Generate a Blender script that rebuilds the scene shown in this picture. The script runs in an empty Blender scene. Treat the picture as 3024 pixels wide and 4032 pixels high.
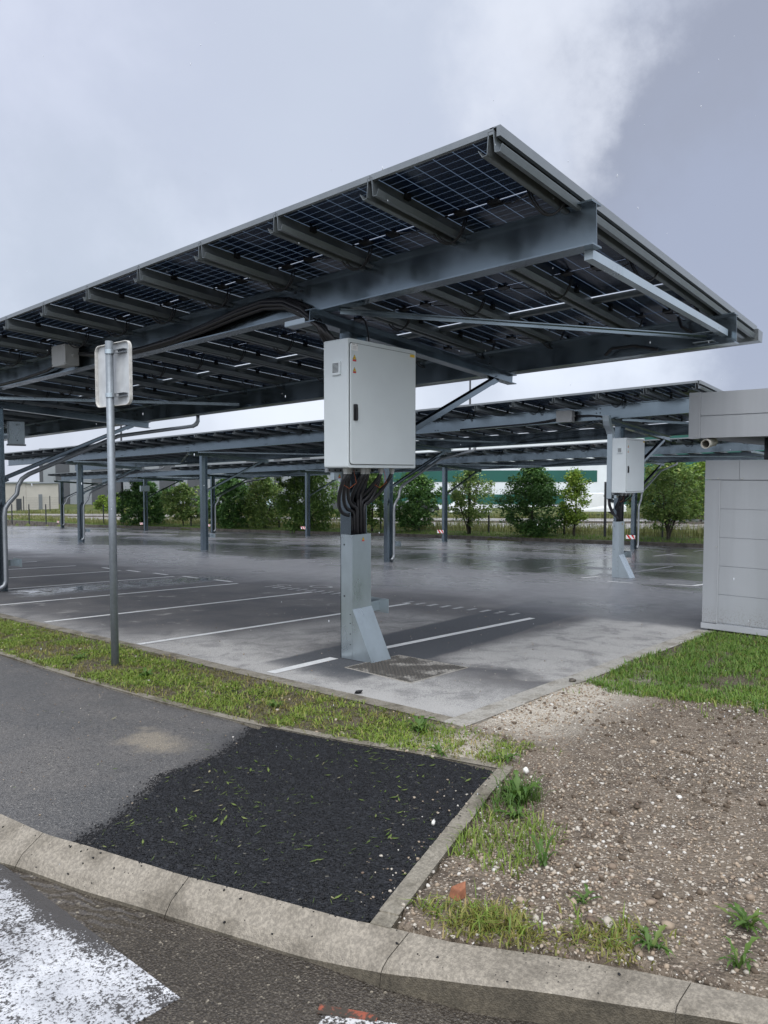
import bpy, bmesh, math, random
import numpy as np
from mathutils import Vector, Matrix, noise as mnoise

random.seed(7)
RNG = np.random.default_rng(11)
sc = bpy.context.scene
COL = sc.collection
R = math.radians

# ------------------------------------------------------------------ lie of the land
SU, SV = -0.0396, -0.0268            # the car park falls away along +u (world X) and +v (world Y)
CAM = Vector((-6.121, -5.732, 2.098))
CAM_AZ, CAM_PITCH = R(40.8), math.atan(84.0 / 1610.0)


def gz(u, v):                        # the car park's plane
    return SU * u + SV * v


def lotz(u, v):                      # with the slight extra fall of its far left end
    return gz(u, v) - 5e-5 * max(v, 0.0) ** 2


def farz(v):                         # level ground beyond the far kerb
    return -1.0 - 0.0285 * min(max(v, -30.0), 60.0)


def P(u, v, h):
    return (u, v, h + gz(u, v))


# ------------------------------------------------------------------ mesh helpers
class MB:
    def __init__(s):
        s.v, s.f, s.mi = [], [], []
        s.cur = 0

    def add(s, vs, fs):
        n = len(s.v)
        s.v += [tuple(p) for p in vs]
        for f in fs:
            s.f.append([i + n for i in f])
            s.mi.append(s.cur)
        return s

    def hexa(s, p):                  # 8 points: bottom 0-3 ccw, top 4-7
        return s.add(p, [(3, 2, 1, 0), (4, 5, 6, 7), (0, 1, 5, 4), (1, 2, 6, 5), (2, 3, 7, 6), (3, 0, 4, 7)])

    def box(s, a, b):                # axis box in plain coordinates
        (x0, y0, z0), (x1, y1, z1) = a, b
        return s.hexa([(x0, y0, z0), (x1, y0, z0), (x1, y1, z0), (x0, y1, z0),
                       (x0, y0, z1), (x1, y0, z1), (x1, y1, z1), (x0, y1, z1)])

    def sbox(s, u0, u1, v0, v1, h0, h1, k=0.0, flat=False):   # box following the slope; k adds a fall along u
        g = (lambda u, v: k * u) if flat else (lambda u, v: gz(u, v) + k * u)
        q = [(u0, v0), (u1, v0), (u1, v1), (u0, v1)]
        return s.hexa([(u, v, h0 + g(u, v)) for u, v in q] + [(u, v, h1 + g(u, v)) for u, v in q])

    def prism(s, prof, axis0, axis1, closed=True):
        # prof: list of 3-vectors (offsets); swept from axis0 to axis1
        n = len(prof)
        a = [tuple(Vector(axis0) + Vector(p)) for p in prof]
        b = [tuple(Vector(axis1) + Vector(p)) for p in prof]
        fs = [(i, (i + 1) % n, (i + 1) % n + n, i + n) for i in range(n if closed else n - 1)]
        if closed:
            fs += [tuple(range(n - 1, -1, -1)), tuple(range(n, 2 * n))]
        return s.add(a + b, fs)

    def tube(s, pts, r, seg=8, caps=True, r1=None):
        pts = [Vector(p) for p in pts]
        n = len(pts)
        vs, fs = [], []
        up = Vector((0, 0, 1))
        t0 = (pts[1] - pts[0]).normalized()
        x = t0.cross(up)
        if x.length < 1e-3:
            x = t0.cross(Vector((1, 0, 0)))
        x.normalize()
        for i, p in enumerate(pts):
            if i == 0:
                t = pts[1] - pts[0]
            elif i == n - 1:
                t = pts[-1] - pts[-2]
            else:
                t = (pts[i + 1] - p).normalized() + (p - pts[i - 1]).normalized()
            t.normalize()
            x = (x - t * x.dot(t))
            if x.length < 1e-4:
                x = t.orthogonal()
            x.normalize()
            y = t.cross(x)
            rr = r if r1 is None else r + (r1 - r) * i / (n - 1)
            if isinstance(r, (list, tuple)):
                rr = r[i]
            for k in range(seg):
                a = 2 * math.pi * k / seg
                vs.append(tuple(p + (x * math.cos(a) + y * math.sin(a)) * rr))
        for i in range(n - 1):
            for k in range(seg):
                k2 = (k + 1) % seg
                fs.append((i * seg + k, i * seg + k2, (i + 1) * seg + k2, (i + 1) * seg + k))
        if caps:
            fs.append(tuple(range(seg - 1, -1, -1)))
            fs.append(tuple(range((n - 1) * seg, n * seg)))
        return s.add(vs, fs)

    def bar(s, a, b, w, d):          # rectangular bar between two points; w sideways, d upright
        a, b = Vector(a), Vector(b)
        t = (b - a).normalized()
        x = t.cross(Vector((0, 0, 1)))
        if x.length < 1e-3:
            x = Vector((1, 0, 0))
        x.normalize()
        y = x.cross(t)
        q = [(-w / 2, -d / 2), (w / 2, -d / 2), (w / 2, d / 2), (-w / 2, d / 2)]
        return s.prism([tuple(x * i + y * j) for i, j in q], a, b)

    def ibeam(s, a, b, depth, width, tw=0.009, tf=0.014, up=(0, 0, 1)):   # a, b: centre of section
        a, b = Vector(a), Vector(b)
        t = (b - a).normalized()
        up = Vector(up)
        x = t.cross(up).normalized()
        y = x.cross(t)
        h, w = depth / 2, width / 2
        pr = [(-w, -h), (w, -h), (w, -h + tf), (tw / 2, -h + tf), (tw / 2, h - tf), (w, h - tf), (w, h), (-w, h),
              (-w, h - tf), (-tw / 2, h - tf), (-tw / 2, -h + tf), (-w, -h + tf)]
        return s.prism([tuple(x * i + y * j) for i, j in pr], a, b)

    def build(s, name, mat, parent=None, origin=None, smooth=False):
        me = bpy.data.meshes.new(name)
        o0 = Vector(origin) if origin is not None else (parent_loc(parent) if parent else Vector((0, 0, 0)))
        me.from_pydata([tuple(Vector(p) - o0) for p in s.v], [], s.f)
        mats = mat if isinstance(mat, (list, tuple)) else [mat]
        for m in mats:
            me.materials.append(m)
        if len(mats) > 1:
            me.polygons.foreach_set('material_index', s.mi)
        if smooth:
            me.polygons.foreach_set('use_smooth', [True] * len(me.polygons))
        me.update()
        bm = bmesh.new(); bm.from_mesh(me)
        bmesh.ops.recalc_face_normals(bm, faces=bm.faces)
        bm.to_mesh(me); bm.free()
        o = bpy.data.objects.new(name, me)
        COL.objects.link(o)
        if parent:
            o.parent = parent
            o.location = o0 - parent_loc(parent)
        else:
            o.location = o0
        return o


def parent_loc(p):
    l = Vector((0, 0, 0))
    while p is not None:
        l += p.location
        p = p.parent
    return l


def tag(o, label=None, cat=None, group=None, kind=None):
    if label: o['label'] = label
    if cat: o['category'] = cat
    if group: o['group'] = group
    if kind: o['kind'] = kind
    return o


def thing(name, label, cat, loc, group=None):
    o = bpy.data.objects.new(name, None)
    o.empty_display_size = 0.2
    COL.objects.link(o)
    o.location = loc
    return tag(o, label, cat, group)


def inst(src, parent, loc_world):    # a copy of a part (shared mesh) under a thing
    o = src.copy()
    COL.objects.link(o)
    o.parent = parent
    o.location = Vector(loc_world) - parent_loc(parent)
    return o


def np_mesh(name, verts, faces, mat, parent=None, smooth=False):
    verts = np.asarray(verts, float); faces = np.asarray(faces, int)
    if parent is not None:
        verts = verts - np.array(parent_loc(parent))
    me = bpy.data.meshes.new(name)
    k = faces.shape[1]
    me.vertices.add(len(verts)); me.vertices.foreach_set('co', verts.ravel())
    me.loops.add(faces.size); me.loops.foreach_set('vertex_index', faces.ravel().astype(np.int32))
    me.polygons.add(len(faces))
    me.polygons.foreach_set('loop_start', np.arange(0, faces.size, k, dtype=np.int32))
    me.polygons.foreach_set('loop_total', np.full(len(faces), k, dtype=np.int32))
    if smooth:
        me.polygons.foreach_set('use_smooth', np.ones(len(faces), bool))
    for m in (mat if isinstance(mat, (list, tuple)) else [mat]):
        me.materials.append(m)
    me.update(calc_edges=True); me.validate()
    o = bpy.data.objects.new(name, me)
    COL.objects.link(o)
    if parent is not None:
        o.parent = parent
    return o


def inside(poly, x, y):
    poly = np.asarray(poly, float)
    x = np.asarray(x, float); y = np.asarray(y, float)
    r = np.zeros(x.shape, bool)
    j = len(poly) - 1
    for i in range(len(poly)):
        xi, yi = poly[i]; xj, yj = poly[j]
        c = ((yi > y) != (yj > y)) & (x < (xj - xi) * (y - yi) / (yj - yi + 1e-12) + xi)
        r ^= c
        j = i
    return r


# ------------------------------------------------------------------ material helper
class M:
    def __init__(s, name):
        s.m = bpy.data.materials.new(name)
        s.m.use_nodes = True
        s.nt = s.m.node_tree
        s.nt.nodes.clear()
        s.out = s.nt.nodes.new('ShaderNodeOutputMaterial')

    def put(s, sock, val):
        if isinstance(val, bpy.types.NodeSocket):
            s.nt.links.new(val, sock)
        elif val is not None:
            if isinstance(val, (tuple, list)) and len(val) == 3 and sock.type == 'RGBA':
                val = (*val, 1)
            sock.default_value = val

    def node(s, t, **kw):
        n = s.nt.nodes.new(t)
        for k, v in kw.items():
            setattr(n, k, v)
        return n

    def pos(s):
        return s.node('ShaderNodeNewGeometry').outputs['Position']

    def island(s):
        return s.node('ShaderNodeNewGeometry').outputs['Random Per Island']

    def obj(s):
        return s.node('ShaderNodeTexCoord').outputs['Object']

    def rand(s):
        return s.node('ShaderNodeObjectInfo').outputs['Random']

    def xyz(s, v):
        n = s.node('ShaderNodeSeparateXYZ'); s.put(n.inputs[0], v)
        return n.outputs[0], n.outputs[1], n.outputs[2]

    def scale(s, v, sc_):
        n = s.node('ShaderNodeVectorMath', operation='MULTIPLY'); s.put(n.inputs[0], v); n.inputs[1].default_value = sc_
        return n.outputs[0]

    def noise(s, scale, detail=3, rough=0.55, vec=None, dist=0.0):
        n = s.node('ShaderNodeTexNoise')
        s.put(n.inputs['Vector'], vec if vec is not None else s.pos())
        n.inputs['Scale'].default_value = scale
        n.inputs['Detail'].default_value = detail
        n.inputs['Roughness'].default_value = rough
        n.inputs['Distortion'].default_value = dist
        return n.outputs[0]

    def vor(s, scale, feature='F1', vec=None, out=0):
        n = s.node('ShaderNodeTexVoronoi', feature=feature)
        s.put(n.inputs['Vector'], vec if vec is not None else s.pos())
        n.inputs['Scale'].default_value = scale
        return n.outputs[out]

    def math(s, op, a, b=None, c=None, clamp=False):
        n = s.node('ShaderNodeMath', operation=op, use_clamp=clamp)
        s.put(n.inputs[0], a)
        if b is not None: s.put(n.inputs[1], b)
        if c is not None: s.put(n.inputs[2], c)
        return n.outputs[0]

    def mr(s, x, a, b, c=0.0, d=1.0, smooth=True):
        n = s.node('ShaderNodeMapRange', interpolation_type='SMOOTHSTEP' if smooth else 'LINEAR')
        s.put(n.inputs[0], x)
        for i, q in enumerate((a, b, c, d)):
            s.put(n.inputs[i + 1], q)
        return n.outputs[0]

    def mix(s, f, a, b, blend='MIX'):
        n = s.node('ShaderNodeMix', data_type='RGBA', blend_type=blend)
        s.put(n.inputs[0], f); s.put(n.inputs[6], a); s.put(n.inputs[7], b)
        return n.outputs[2]

    def mul(s, a, b):
        return s.math('MULTIPLY', a, b)

    def bump(s, h, strength=0.3, dist=0.01, normal=None):
        n = s.node('ShaderNodeBump')
        s.put(n.inputs['Strength'], strength); n.inputs['Distance'].default_value = dist
        s.put(n.inputs['Height'], h)
        if normal is not None: s.put(n.inputs['Normal'], normal)
        return n.outputs[0]

    def bsdf(s, col, rough=0.6, metal=0.0, spec=0.5, normal=None, **kw):
        n = s.node('ShaderNodeBsdfPrincipled')
        s.put(n.inputs['Base Color'], col); s.put(n.inputs['Roughness'], rough)
        s.put(n.inputs['Metallic'], metal); s.put(n.inputs['Specular IOR Level'], spec)
        if normal is not None: s.put(n.inputs['Normal'], normal)
        for k, v in kw.items():
            s.put(n.inputs[k.replace('_', ' ')], v)
        return n.outputs[0]

    def done(s, sh):
        s.nt.links.new(sh, s.out.inputs['Surface'])
        return s.m


def plain(name, col, rough=0.6, metal=0.0, var=0.12, scale=6.0, spec=0.5):
    m = M(name)
    n = m.noise(scale, 4)
    f = m.mr(n, 0.3, 0.7, 1 - var, 1 + var)
    c = m.mix(1.0, col, f, 'MULTIPLY')
    cc = m.node('ShaderNodeCombineColor')
    for i in range(3): m.put(cc.inputs[i], f)
    c = m.mix(1.0, col, cc.outputs[0], 'MULTIPLY')
    return m.done(m.bsdf(c, m.mr(n, 0.3, 0.7, rough * 0.85, min(1, rough * 1.15)), metal, spec))


def galv(name, col, rough=0.42, metal=0.55, spangle=0.18):
    m = M(name)
    blot = m.noise(22, 4, 0.6)
    streak = m.noise(2.2, 4, 0.6, m.scale(m.pos(), (1, 1, 0.4)))
    f = m.math('ADD', m.mr(blot, 0.3, 0.7, 1 - spangle, 1 + spangle), m.mr(streak, 0.3, 0.7, -0.10, 0.10))
    cc = m.node('ShaderNodeCombineColor')
    for i in range(3): m.put(cc.inputs[i], f)
    c = m.mix(1.0, col, cc.outputs[0], 'MULTIPLY')
    r = m.mr(streak, 0.3, 0.7, rough - 0.06, rough + 0.08)
    return m.done(m.bsdf(c, r, metal, 0.5))


MAT = {}
MAT['steel'] = galv('galvanised_steel', (0.18, 0.222, 0.255), 0.19, 0.92, 0.02)
MAT['sheet'] = galv('galvanised_sheet', (0.42, 0.485, 0.525), 0.30, 0.75, 0.02)
MAT['pole'] = galv('weathered_grey_pole', (0.24, 0.27, 0.30), 0.48, 0.5, 0.08)
MAT['purlin'] = galv('purlin_steel', (0.19, 0.215, 0.23), 0.40, 0.5, 0.05)
MAT['trim'] = plain('aluminium_trim', (0.25, 0.27, 0.28), 0.36, 0.7, 0.06)
MAT['alu'] = plain('bare_aluminium', (0.26, 0.28, 0.30), 0.4, 0.6, 0.1)
MAT['black'] = plain('black_plastic', (0.012, 0.012, 0.014), 0.45, 0, 0.2)
MAT['rubber'] = plain('black_cable_sheath', (0.014, 0.014, 0.017), 0.38, 0, 0.2, 30)
MAT['white_powder'] = plain('light_grey_powder_coat', (0.61, 0.66, 0.68), 0.40, 0, 0.03, 2)
MAT['grey_plastic'] = plain('grey_plastic', (0.42, 0.43, 0.43), 0.5, 0, 0.06)
MAT['bolt'] = plain('dark_bolt', (0.05, 0.055, 0.06), 0.4, 0.6, 0.1)
MAT['yellow'] = plain('yellow_sticker', (0.75, 0.50, 0.03), 0.5, 0, 0.03)
MAT['red'] = plain('red_reflective', (0.55, 0.012, 0.016), 0.4, 0, 0.05)
MAT['white'] = plain('white_reflective', (0.78, 0.78, 0.78), 0.4, 0, 0.04)
MAT['orange'] = plain('orange_sheath', (0.5, 0.12, 0.03), 0.5, 0, 0.1)
def cladding_mat():
    m = M('grey_cladding')
    p = m.pos(); x, y, z = m.xyz(p)
    st = m.noise(3.0, 4, 0.6, m.scale(p, (1, 1, 0.06))); n = m.noise(1.1, 3)
    sp = m.noise(55, 2, 0.6); n2 = m.noise(4, 4)
    f = m.math('ADD', m.mr(st, 0.35, 0.65, 0.95, 1.04), m.mr(n, 0.3, 0.7, -0.03, 0.03))
    cc = m.node('ShaderNodeCombineColor')
    for i in range(3): m.put(cc.inputs[i], f)
    c = m.mix(1.0, (0.37, 0.39, 0.42), cc.outputs[0], 'MULTIPLY')
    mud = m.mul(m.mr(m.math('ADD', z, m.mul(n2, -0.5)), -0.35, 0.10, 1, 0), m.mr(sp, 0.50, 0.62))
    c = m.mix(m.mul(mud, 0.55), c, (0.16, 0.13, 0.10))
    return m.done(m.bsdf(c, 0.48, 0.1, 0.5, m.bump(n, 0.08, 0.05)))


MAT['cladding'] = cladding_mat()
MAT['cladding_light'] = plain('pale_cladding_trim', (0.42, 0.44, 0.47), 0.45, 0.1, 0.04, 1.2)
MAT['pvc'] = plain('cream_pvc', (0.55, 0.53, 0.48), 0.4, 0, 0.06)
MAT['dark_post'] = plain('dark_coated_post', (0.025, 0.028, 0.034), 0.5, 0, 0.15)
MAT['sign_back'] = plain('aluminium_sign_back', (0.55, 0.57, 0.58), 0.4, 0.25, 0.1, 9)
MAT['sign_edge'] = plain('weathered_sign_edge', (0.62, 0.61, 0.58), 0.55, 0.1, 0.14, 20)


def concrete(name, col, dirt=(0.10, 0.09, 0.07)):
    m = M(name)
    a = m.noise(4, 5, 0.6); b = m.noise(60, 3, 0.7); c = m.vor(150)
    col_ = m.mix(m.mr(a, 0.42, 0.68), col, dirt)
    sp = m.mr(b, 0.35, 0.7, 0.72, 1.2)
    cc = m.node('ShaderNodeCombineColor')
    for i in range(3): m.put(cc.inputs[i], sp)
    col_ = m.mix(1.0, col_, cc.outputs[0], 'MULTIPLY')
    nb = m.bump(m.math('ADD', m.mul(b, 0.6), c), 0.35, 0.006)
    return m.done(m.bsdf(col_, m.mr(a, 0.3, 0.7, 0.45, 0.75), 0, 0.45, nb))


MAT['kerb'] = concrete('wet_kerb_concrete', (0.275, 0.245, 0.20), (0.17, 0.15, 0.12))
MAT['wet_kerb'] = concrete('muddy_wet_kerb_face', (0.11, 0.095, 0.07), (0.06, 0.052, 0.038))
MAT['edging'] = concrete('edging_concrete', (0.27, 0.245, 0.20), (0.13, 0.115, 0.085))
MAT['pale_kerb'] = concrete('dry_pale_kerb', (0.42, 0.40, 0.36), (0.26, 0.24, 0.20))
MAT['far_kerb'] = concrete('old_far_kerb', (0.13, 0.115, 0.095), (0.06, 0.055, 0.045))


# --- solar cell glass: dark cells with clear gaps between them
def panel_mat():
    m = M('bifacial_solar_glass')
    x, y, z = m.xyz(m.obj())
    ax = m.math('ABSOLUTE', x)

    back = m.node('ShaderNodeNewGeometry').outputs['Backfacing']

    def lines(c, off, pitch, w):
        q = m.math('DIVIDE', m.math('ADD', c, off), pitch)
        fr = m.math('ABSOLUTE', m.math('SUBTRACT', m.math('FRACT', q), 0.5))
        return m.math('GREATER_THAN', fr, m.math('SUBTRACT', 0.5 - w / pitch / 2, m.mul(back, 0.010 / pitch)))
    g1 = lines(y, 10 * 0.178, 0.178, 0.0055)
    g2 = lines(ax, -0.010, 0.0940, 0.0028)
    edge = m.math('GREATER_THAN', m.math('ABSOLUTE', y), 0.5455)
    end = m.math('GREATER_THAN', ax, 0.949)
    dash = m.mul(lines(y, 10 * 0.178, 0.178, 0.012), m.math('GREATER_THAN', ax, 0.885))
    g = m.math('MAXIMUM', m.math('MAXIMUM', g1, g2), m.math('MAXIMUM', m.math('MAXIMUM', edge, end), dash))
    r = m.rand()
    n = m.noise(0.9, 2)
    c = m.mix(m.mr(r, 0, 1, 0, 1, False), (0.006, 0.013, 0.036), (0.010, 0.020, 0.052))
    drop = m.noise(260, 2, 0.5)
    nb = m.bump(m.mr(drop, 0.62, 0.75), 0.12, 0.002)
    sh = m.bsdf(c, m.mr(n, 0.3, 0.7, 0.10, 0.28), 0, 0.36, nb, Specular_Tint=(0.55, 0.72, 1.0, 1))
    t = m.node('ShaderNodeBsdfTransparent'); t.inputs[0].default_value = (0.42, 0.48, 0.54, 1)
    mx = m.node('ShaderNodeMixShader')
    m.put(mx.inputs[0], g); m.put(mx.inputs[1], sh); m.put(mx.inputs[2], t.outputs[0])
    return m.done(mx.outputs[0])


MAT['panel'] = panel_mat()


# --- car park asphalt
def box_mask(m, x, y, x0, x1, y0, y1, s):
    a = m.mul(m.mr(x, x0 - s, x0 + s), m.mr(x, x1 - s, x1 + s, 1, 0))
    b = m.mul(m.mr(y, y0 - s, y0 + s), m.mr(y, y1 - s, y1 + s, 1, 0))
    return m.mul(a, b)


def lot_mat():
    m = M('wet_car_park_asphalt')
    p = m.pos()
    x, y, z = m.xyz(p)
    n1 = m.noise(0.28, 3, 0.55); n2 = m.noise(1.1, 4, 0.6); n3 = m.noise(5, 4, 0.6)
    nd = m.noise(2.2, 5, 0.65, dist=0.6)
    fine = m.noise(95, 2, 0.7); agg = m.vor(130)
    off = m.math('SUBTRACT', n2, 0.5)
    xd = m.math('ADD', x, m.mul(off, 1.4)); yd = m.math('ADD', y, m.mul(m.math('SUBTRACT', nd, 0.5), 0.9))
    # wetness
    wet = m.mr(m.math('ADD', x, m.mul(m.math('SUBTRACT', n1, 0.5), 5.0)), 4.3, 7.5)
    pn = m.noise(0.16, 4, 0.55, m.scale(p, (1.6, 1.0, 1.0)), 0.4)
    pud = m.mul(m.mr(m.math('ADD', pn, m.mul(m.math('SUBTRACT', n3, 0.5), 0.06)), 0.505, 0.535), m.mr(xd, 7.5, 12.0))
    pud2 = m.mul(box_mask(m, xd, yd, 0.2, 4.9, 8.55, 9.75, 0.35), m.mr(n3, 0.38, 0.5))
    drain = m.mul(m.mr(m.math('ABSOLUTE', m.math('SUBTRACT', xd, 14.0)), 0.0, 3.5, 1, 0), m.mr(y, 5, 12))
    pud = m.math('MAXIMUM', m.math('MAXIMUM', pud, pud2), m.mul(drain, 0.75))
    # dust
    trench = m.mul(m.mr(m.math('ABSOLUTE', m.math('SUBTRACT', y, m.mr(x, -1, 11, -0.12, 0.9, False))),
                        m.math('ADD', 0.62, m.mul(m.math('SUBTRACT', nd, 0.5), 0.25)),
                        m.math('ADD', 0.72, m.mul(m.math('SUBTRACT', nd, 0.5), 0.25)), 1, 0), m.mr(x, -1.05, -0.75))
    d1 = m.mul(box_mask(m, xd, y, 0.55, 4.9, -2.6, -0.72, 0.25), 1.0)
    d2 = m.mul(m.mr(xd, -0.9, 0.6, 1, 0), m.mr(y, 2.0, 4.0, 1, 0))
    d3 = m.mul(m.mr(x, -1.15, -0.55, 1, 0), m.mr(y, -1.2, 0.5, 1.5, 0.5))
    d4 = m.mul(box_mask(m, xd, yd, -1.4, 3.4, 0.8, 2.3, 0.4), 0.62)
    d5 = m.mul(box_mask(m, xd, yd, -1.4, 4.2, 2.8, 8.0, 0.6), m.mr(nd, 0.58, 0.72, 0, 0.55))
    dust = m.math('MAXIMUM', m.math('MAXIMUM', d1, d2), m.math('MAXIMUM', m.math('MAXIMUM', d3, d4), d5))
    dust = m.mul(m.math('MULTIPLY', dust, 1.25), m.mr(nd, 0.28, 0.62, 0.35, 1.0))
    dust = m.mul(dust, m.math('SUBTRACT', 1.0, m.mul(trench, m.mr(x, -0.9, -0.5, 0.55, 0.93))))
    dust = m.mul(dust, m.mr(fine, 0.36, 0.54, 0.35, 1.0))
    dust = m.math('MINIMUM', dust, 1.0)
    base = m.mix(m.mr(n2, 0.35, 0.65), (0.088, 0.089, 0.096), (0.130, 0.127, 0.128))
    base = m.mix(m.mul(m.mr(fine, 0.52, 0.72), 0.6), base, (0.17, 0.17, 0.17))
    base = m.mix(trench, base, (0.062, 0.067, 0.077))
    base = m.mix(m.mul(trench, m.mr(fine, 0.5, 0.7, 0, 0.6)), base, (0.13, 0.135, 0.145))
    base = m.mix(wet, base, m.mix(m.mr(n3, 0.35, 0.65), (0.138, 0.138, 0.148), (0.195, 0.193, 0.205)))  # wet zone's base colour raised to stand in for sky sheen under the roofs
    crack = m.mul(m.mr(m.vor(0.55, 'DISTANCE_TO_EDGE', m.scale(p, (1, 1, 0))), 0.0, 0.012, 0.4, 0.0), wet)
    base = m.mix(crack, base, (0.02, 0.02, 0.022))
    gr = m.noise(26, 4, 0.75)
    base = m.mix(m.mul(wet, m.mr(gr, 0.42, 0.30, 0, 0.6)), base, (0.045, 0.045, 0.048))
    base = m.mix(m.mul(wet, m.mr(gr, 0.56, 0.70, 0, 0.5)), base, (0.27, 0.27, 0.28))
    base = m.mix(pud, base, (0.10, 0.10, 0.105))
    base = m.mix(m.mul(dust, 0.92), base, m.mix(n3, (0.42, 0.41, 0.395), (0.52, 0.515, 0.50)))
    rough = m.mix(wet, (0.7, 0.7, 0.7), (0.34, 0.34, 0.34))
    rough = m.mix(m.mul(wet, m.mr(n1, 0.42, 0.6)), rough, (0.24, 0.24, 0.24))
    rough = m.mix(pud, rough, (0.19, 0.19, 0.19))
    rough = m.mix(pud2, rough, (0.05, 0.05, 0.05))
    rough = m.mix(dust, rough, (0.75, 0.75, 0.75))
    hgt = m.math('ADD', m.mul(agg, 0.7), fine)
    st = m.math('SUBTRACT', 0.55, m.mul(wet, 0.30))
    st = m.mul(st, m.math('SUBTRACT', 1.0, m.mul(pud, 0.97)))
    nb = m.bump(hgt, st, 0.008)
    rip = m.noise(9, 2, 0.5)
    nb = m.bump(rip, m.mul(pud, 0.05), 0.03, nb)
    return m.done(m.bsdf(base, rough, 0, m.mr(wet, 0, 1, 0.35, 0.75), nb))


MAT['lot'] = lot_mat()


def paint_mat(name, under, wear=(0.40, 0.52), col=(0.74, 0.75, 0.75), agg_scale=70, rough=0.4, bumpy=0.3):
    m = M(name)
    n = m.noise(7, 5, 0.65); f = m.noise(agg_scale, 3, 0.7)
    k = m.math('ADD', m.mul(n, 0.5), m.mul(f, 0.5))
    w = m.mr(k, wear[0], wear[1])
    c = m.mix(w, under, m.mix(m.mr(n, 0.4, 0.6), col, tuple(c * 0.86 for c in col)))
    return m.done(m.bsdf(c, rough, 0, 0.5, m.bump(f, bumpy, 0.005)))


MAT['paint'] = paint_mat('worn_white_line_paint', (0.11, 0.11, 0.115), (0.33, 0.44))
MAT['paint_faded'] = paint_mat('faded_line_paint', (0.085, 0.085, 0.09), (0.42, 0.56), (0.55, 0.56, 0.57))


def path_mat():
    m = M('footpath_asphalt')
    n = m.noise(1.2, 4, 0.6); f = m.noise(110, 2, 0.7); a = m.vor(160); n2 = m.noise(3.5, 5, 0.65)
    c = m.mix(m.mr(n, 0.35, 0.65), (0.078, 0.077, 0.078), (0.108, 0.102, 0.098))
    f2 = m.noise(48, 3, 0.8)
    c = m.mix(m.mul(m.mr(f, 0.52, 0.68), 0.8), c, (0.26, 0.25, 0.235))
    c = m.mix(m.mul(m.mr(f2, 0.46, 0.34), 0.85), c, (0.022, 0.022, 0.023))
    c = m.mix(m.mul(m.mr(f2, 0.60, 0.70), 0.6), c, (0.30, 0.28, 0.25))
    x, y, z = m.xyz(m.pos())
    xd = m.math('ADD', x, m.mul(m.math('SUBTRACT', n2, 0.5), 0.5)); yd = m.math('ADD', y, m.mul(m.math('SUBTRACT', n2, 0.5), 0.8))
    st = m.mul(box_mask(m, xd, yd, -3.35, -3.05, -1.25, -0.75, 0.12), m.mr(f, 0.4, 0.6, 0.35, 0.9))
    c = m.mix(st, c, (0.30, 0.26, 0.20))
    dl = m.math('ADD', m.mul(m.math('ADD', x, 2.44), -0.424), m.mul(m.math('ADD', y, 1.30), 0.905))
    sm = m.mr(m.math('ADD', dl, m.mul(m.math('SUBTRACT', n2, 0.5), 0.30)), -0.02, 0.22, 1, 0)
    c = m.mix(m.mul(sm, m.mr(f2, 0.35, 0.6, 0.95, 0.55)), c, (0.016, 0.0165, 0.019))
    r = m.mr(n, 0.3, 0.7, 0.34, 0.52)
    return m.done(m.bsdf(c, r, 0, 0.5, m.bump(m.math('ADD', a, f), 0.45, 0.006)))


MAT['path'] = path_mat()


def patch_mat():
    m = M('fresh_black_asphalt')
    a = m.vor(75); f = m.noise(60, 3, 0.7); n = m.noise(2, 3)
    cell = m.vor(75, out=1)
    x, y, z = m.xyz(cell)
    c = m.mix(m.mr(x, 0, 1, 0, 1, False), (0.004, 0.0045, 0.0055), (0.034, 0.036, 0.042))
    c = m.mix(m.math('GREATER_THAN', y, 0.992), c, (0.12, 0.115, 0.10))
    return m.done(m.bsdf(c, m.mr(m.math('ADD', x, m.mul(n, 0.3)), 0.2, 1.0, 0.42, 0.7), 0, 0.22, m.bump(m.math('ADD', m.math('SUBTRACT', 1.0, a), m.mul(f, 0.7)), 1.0, 0.012)))


MAT['patch'] = patch_mat()


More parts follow.
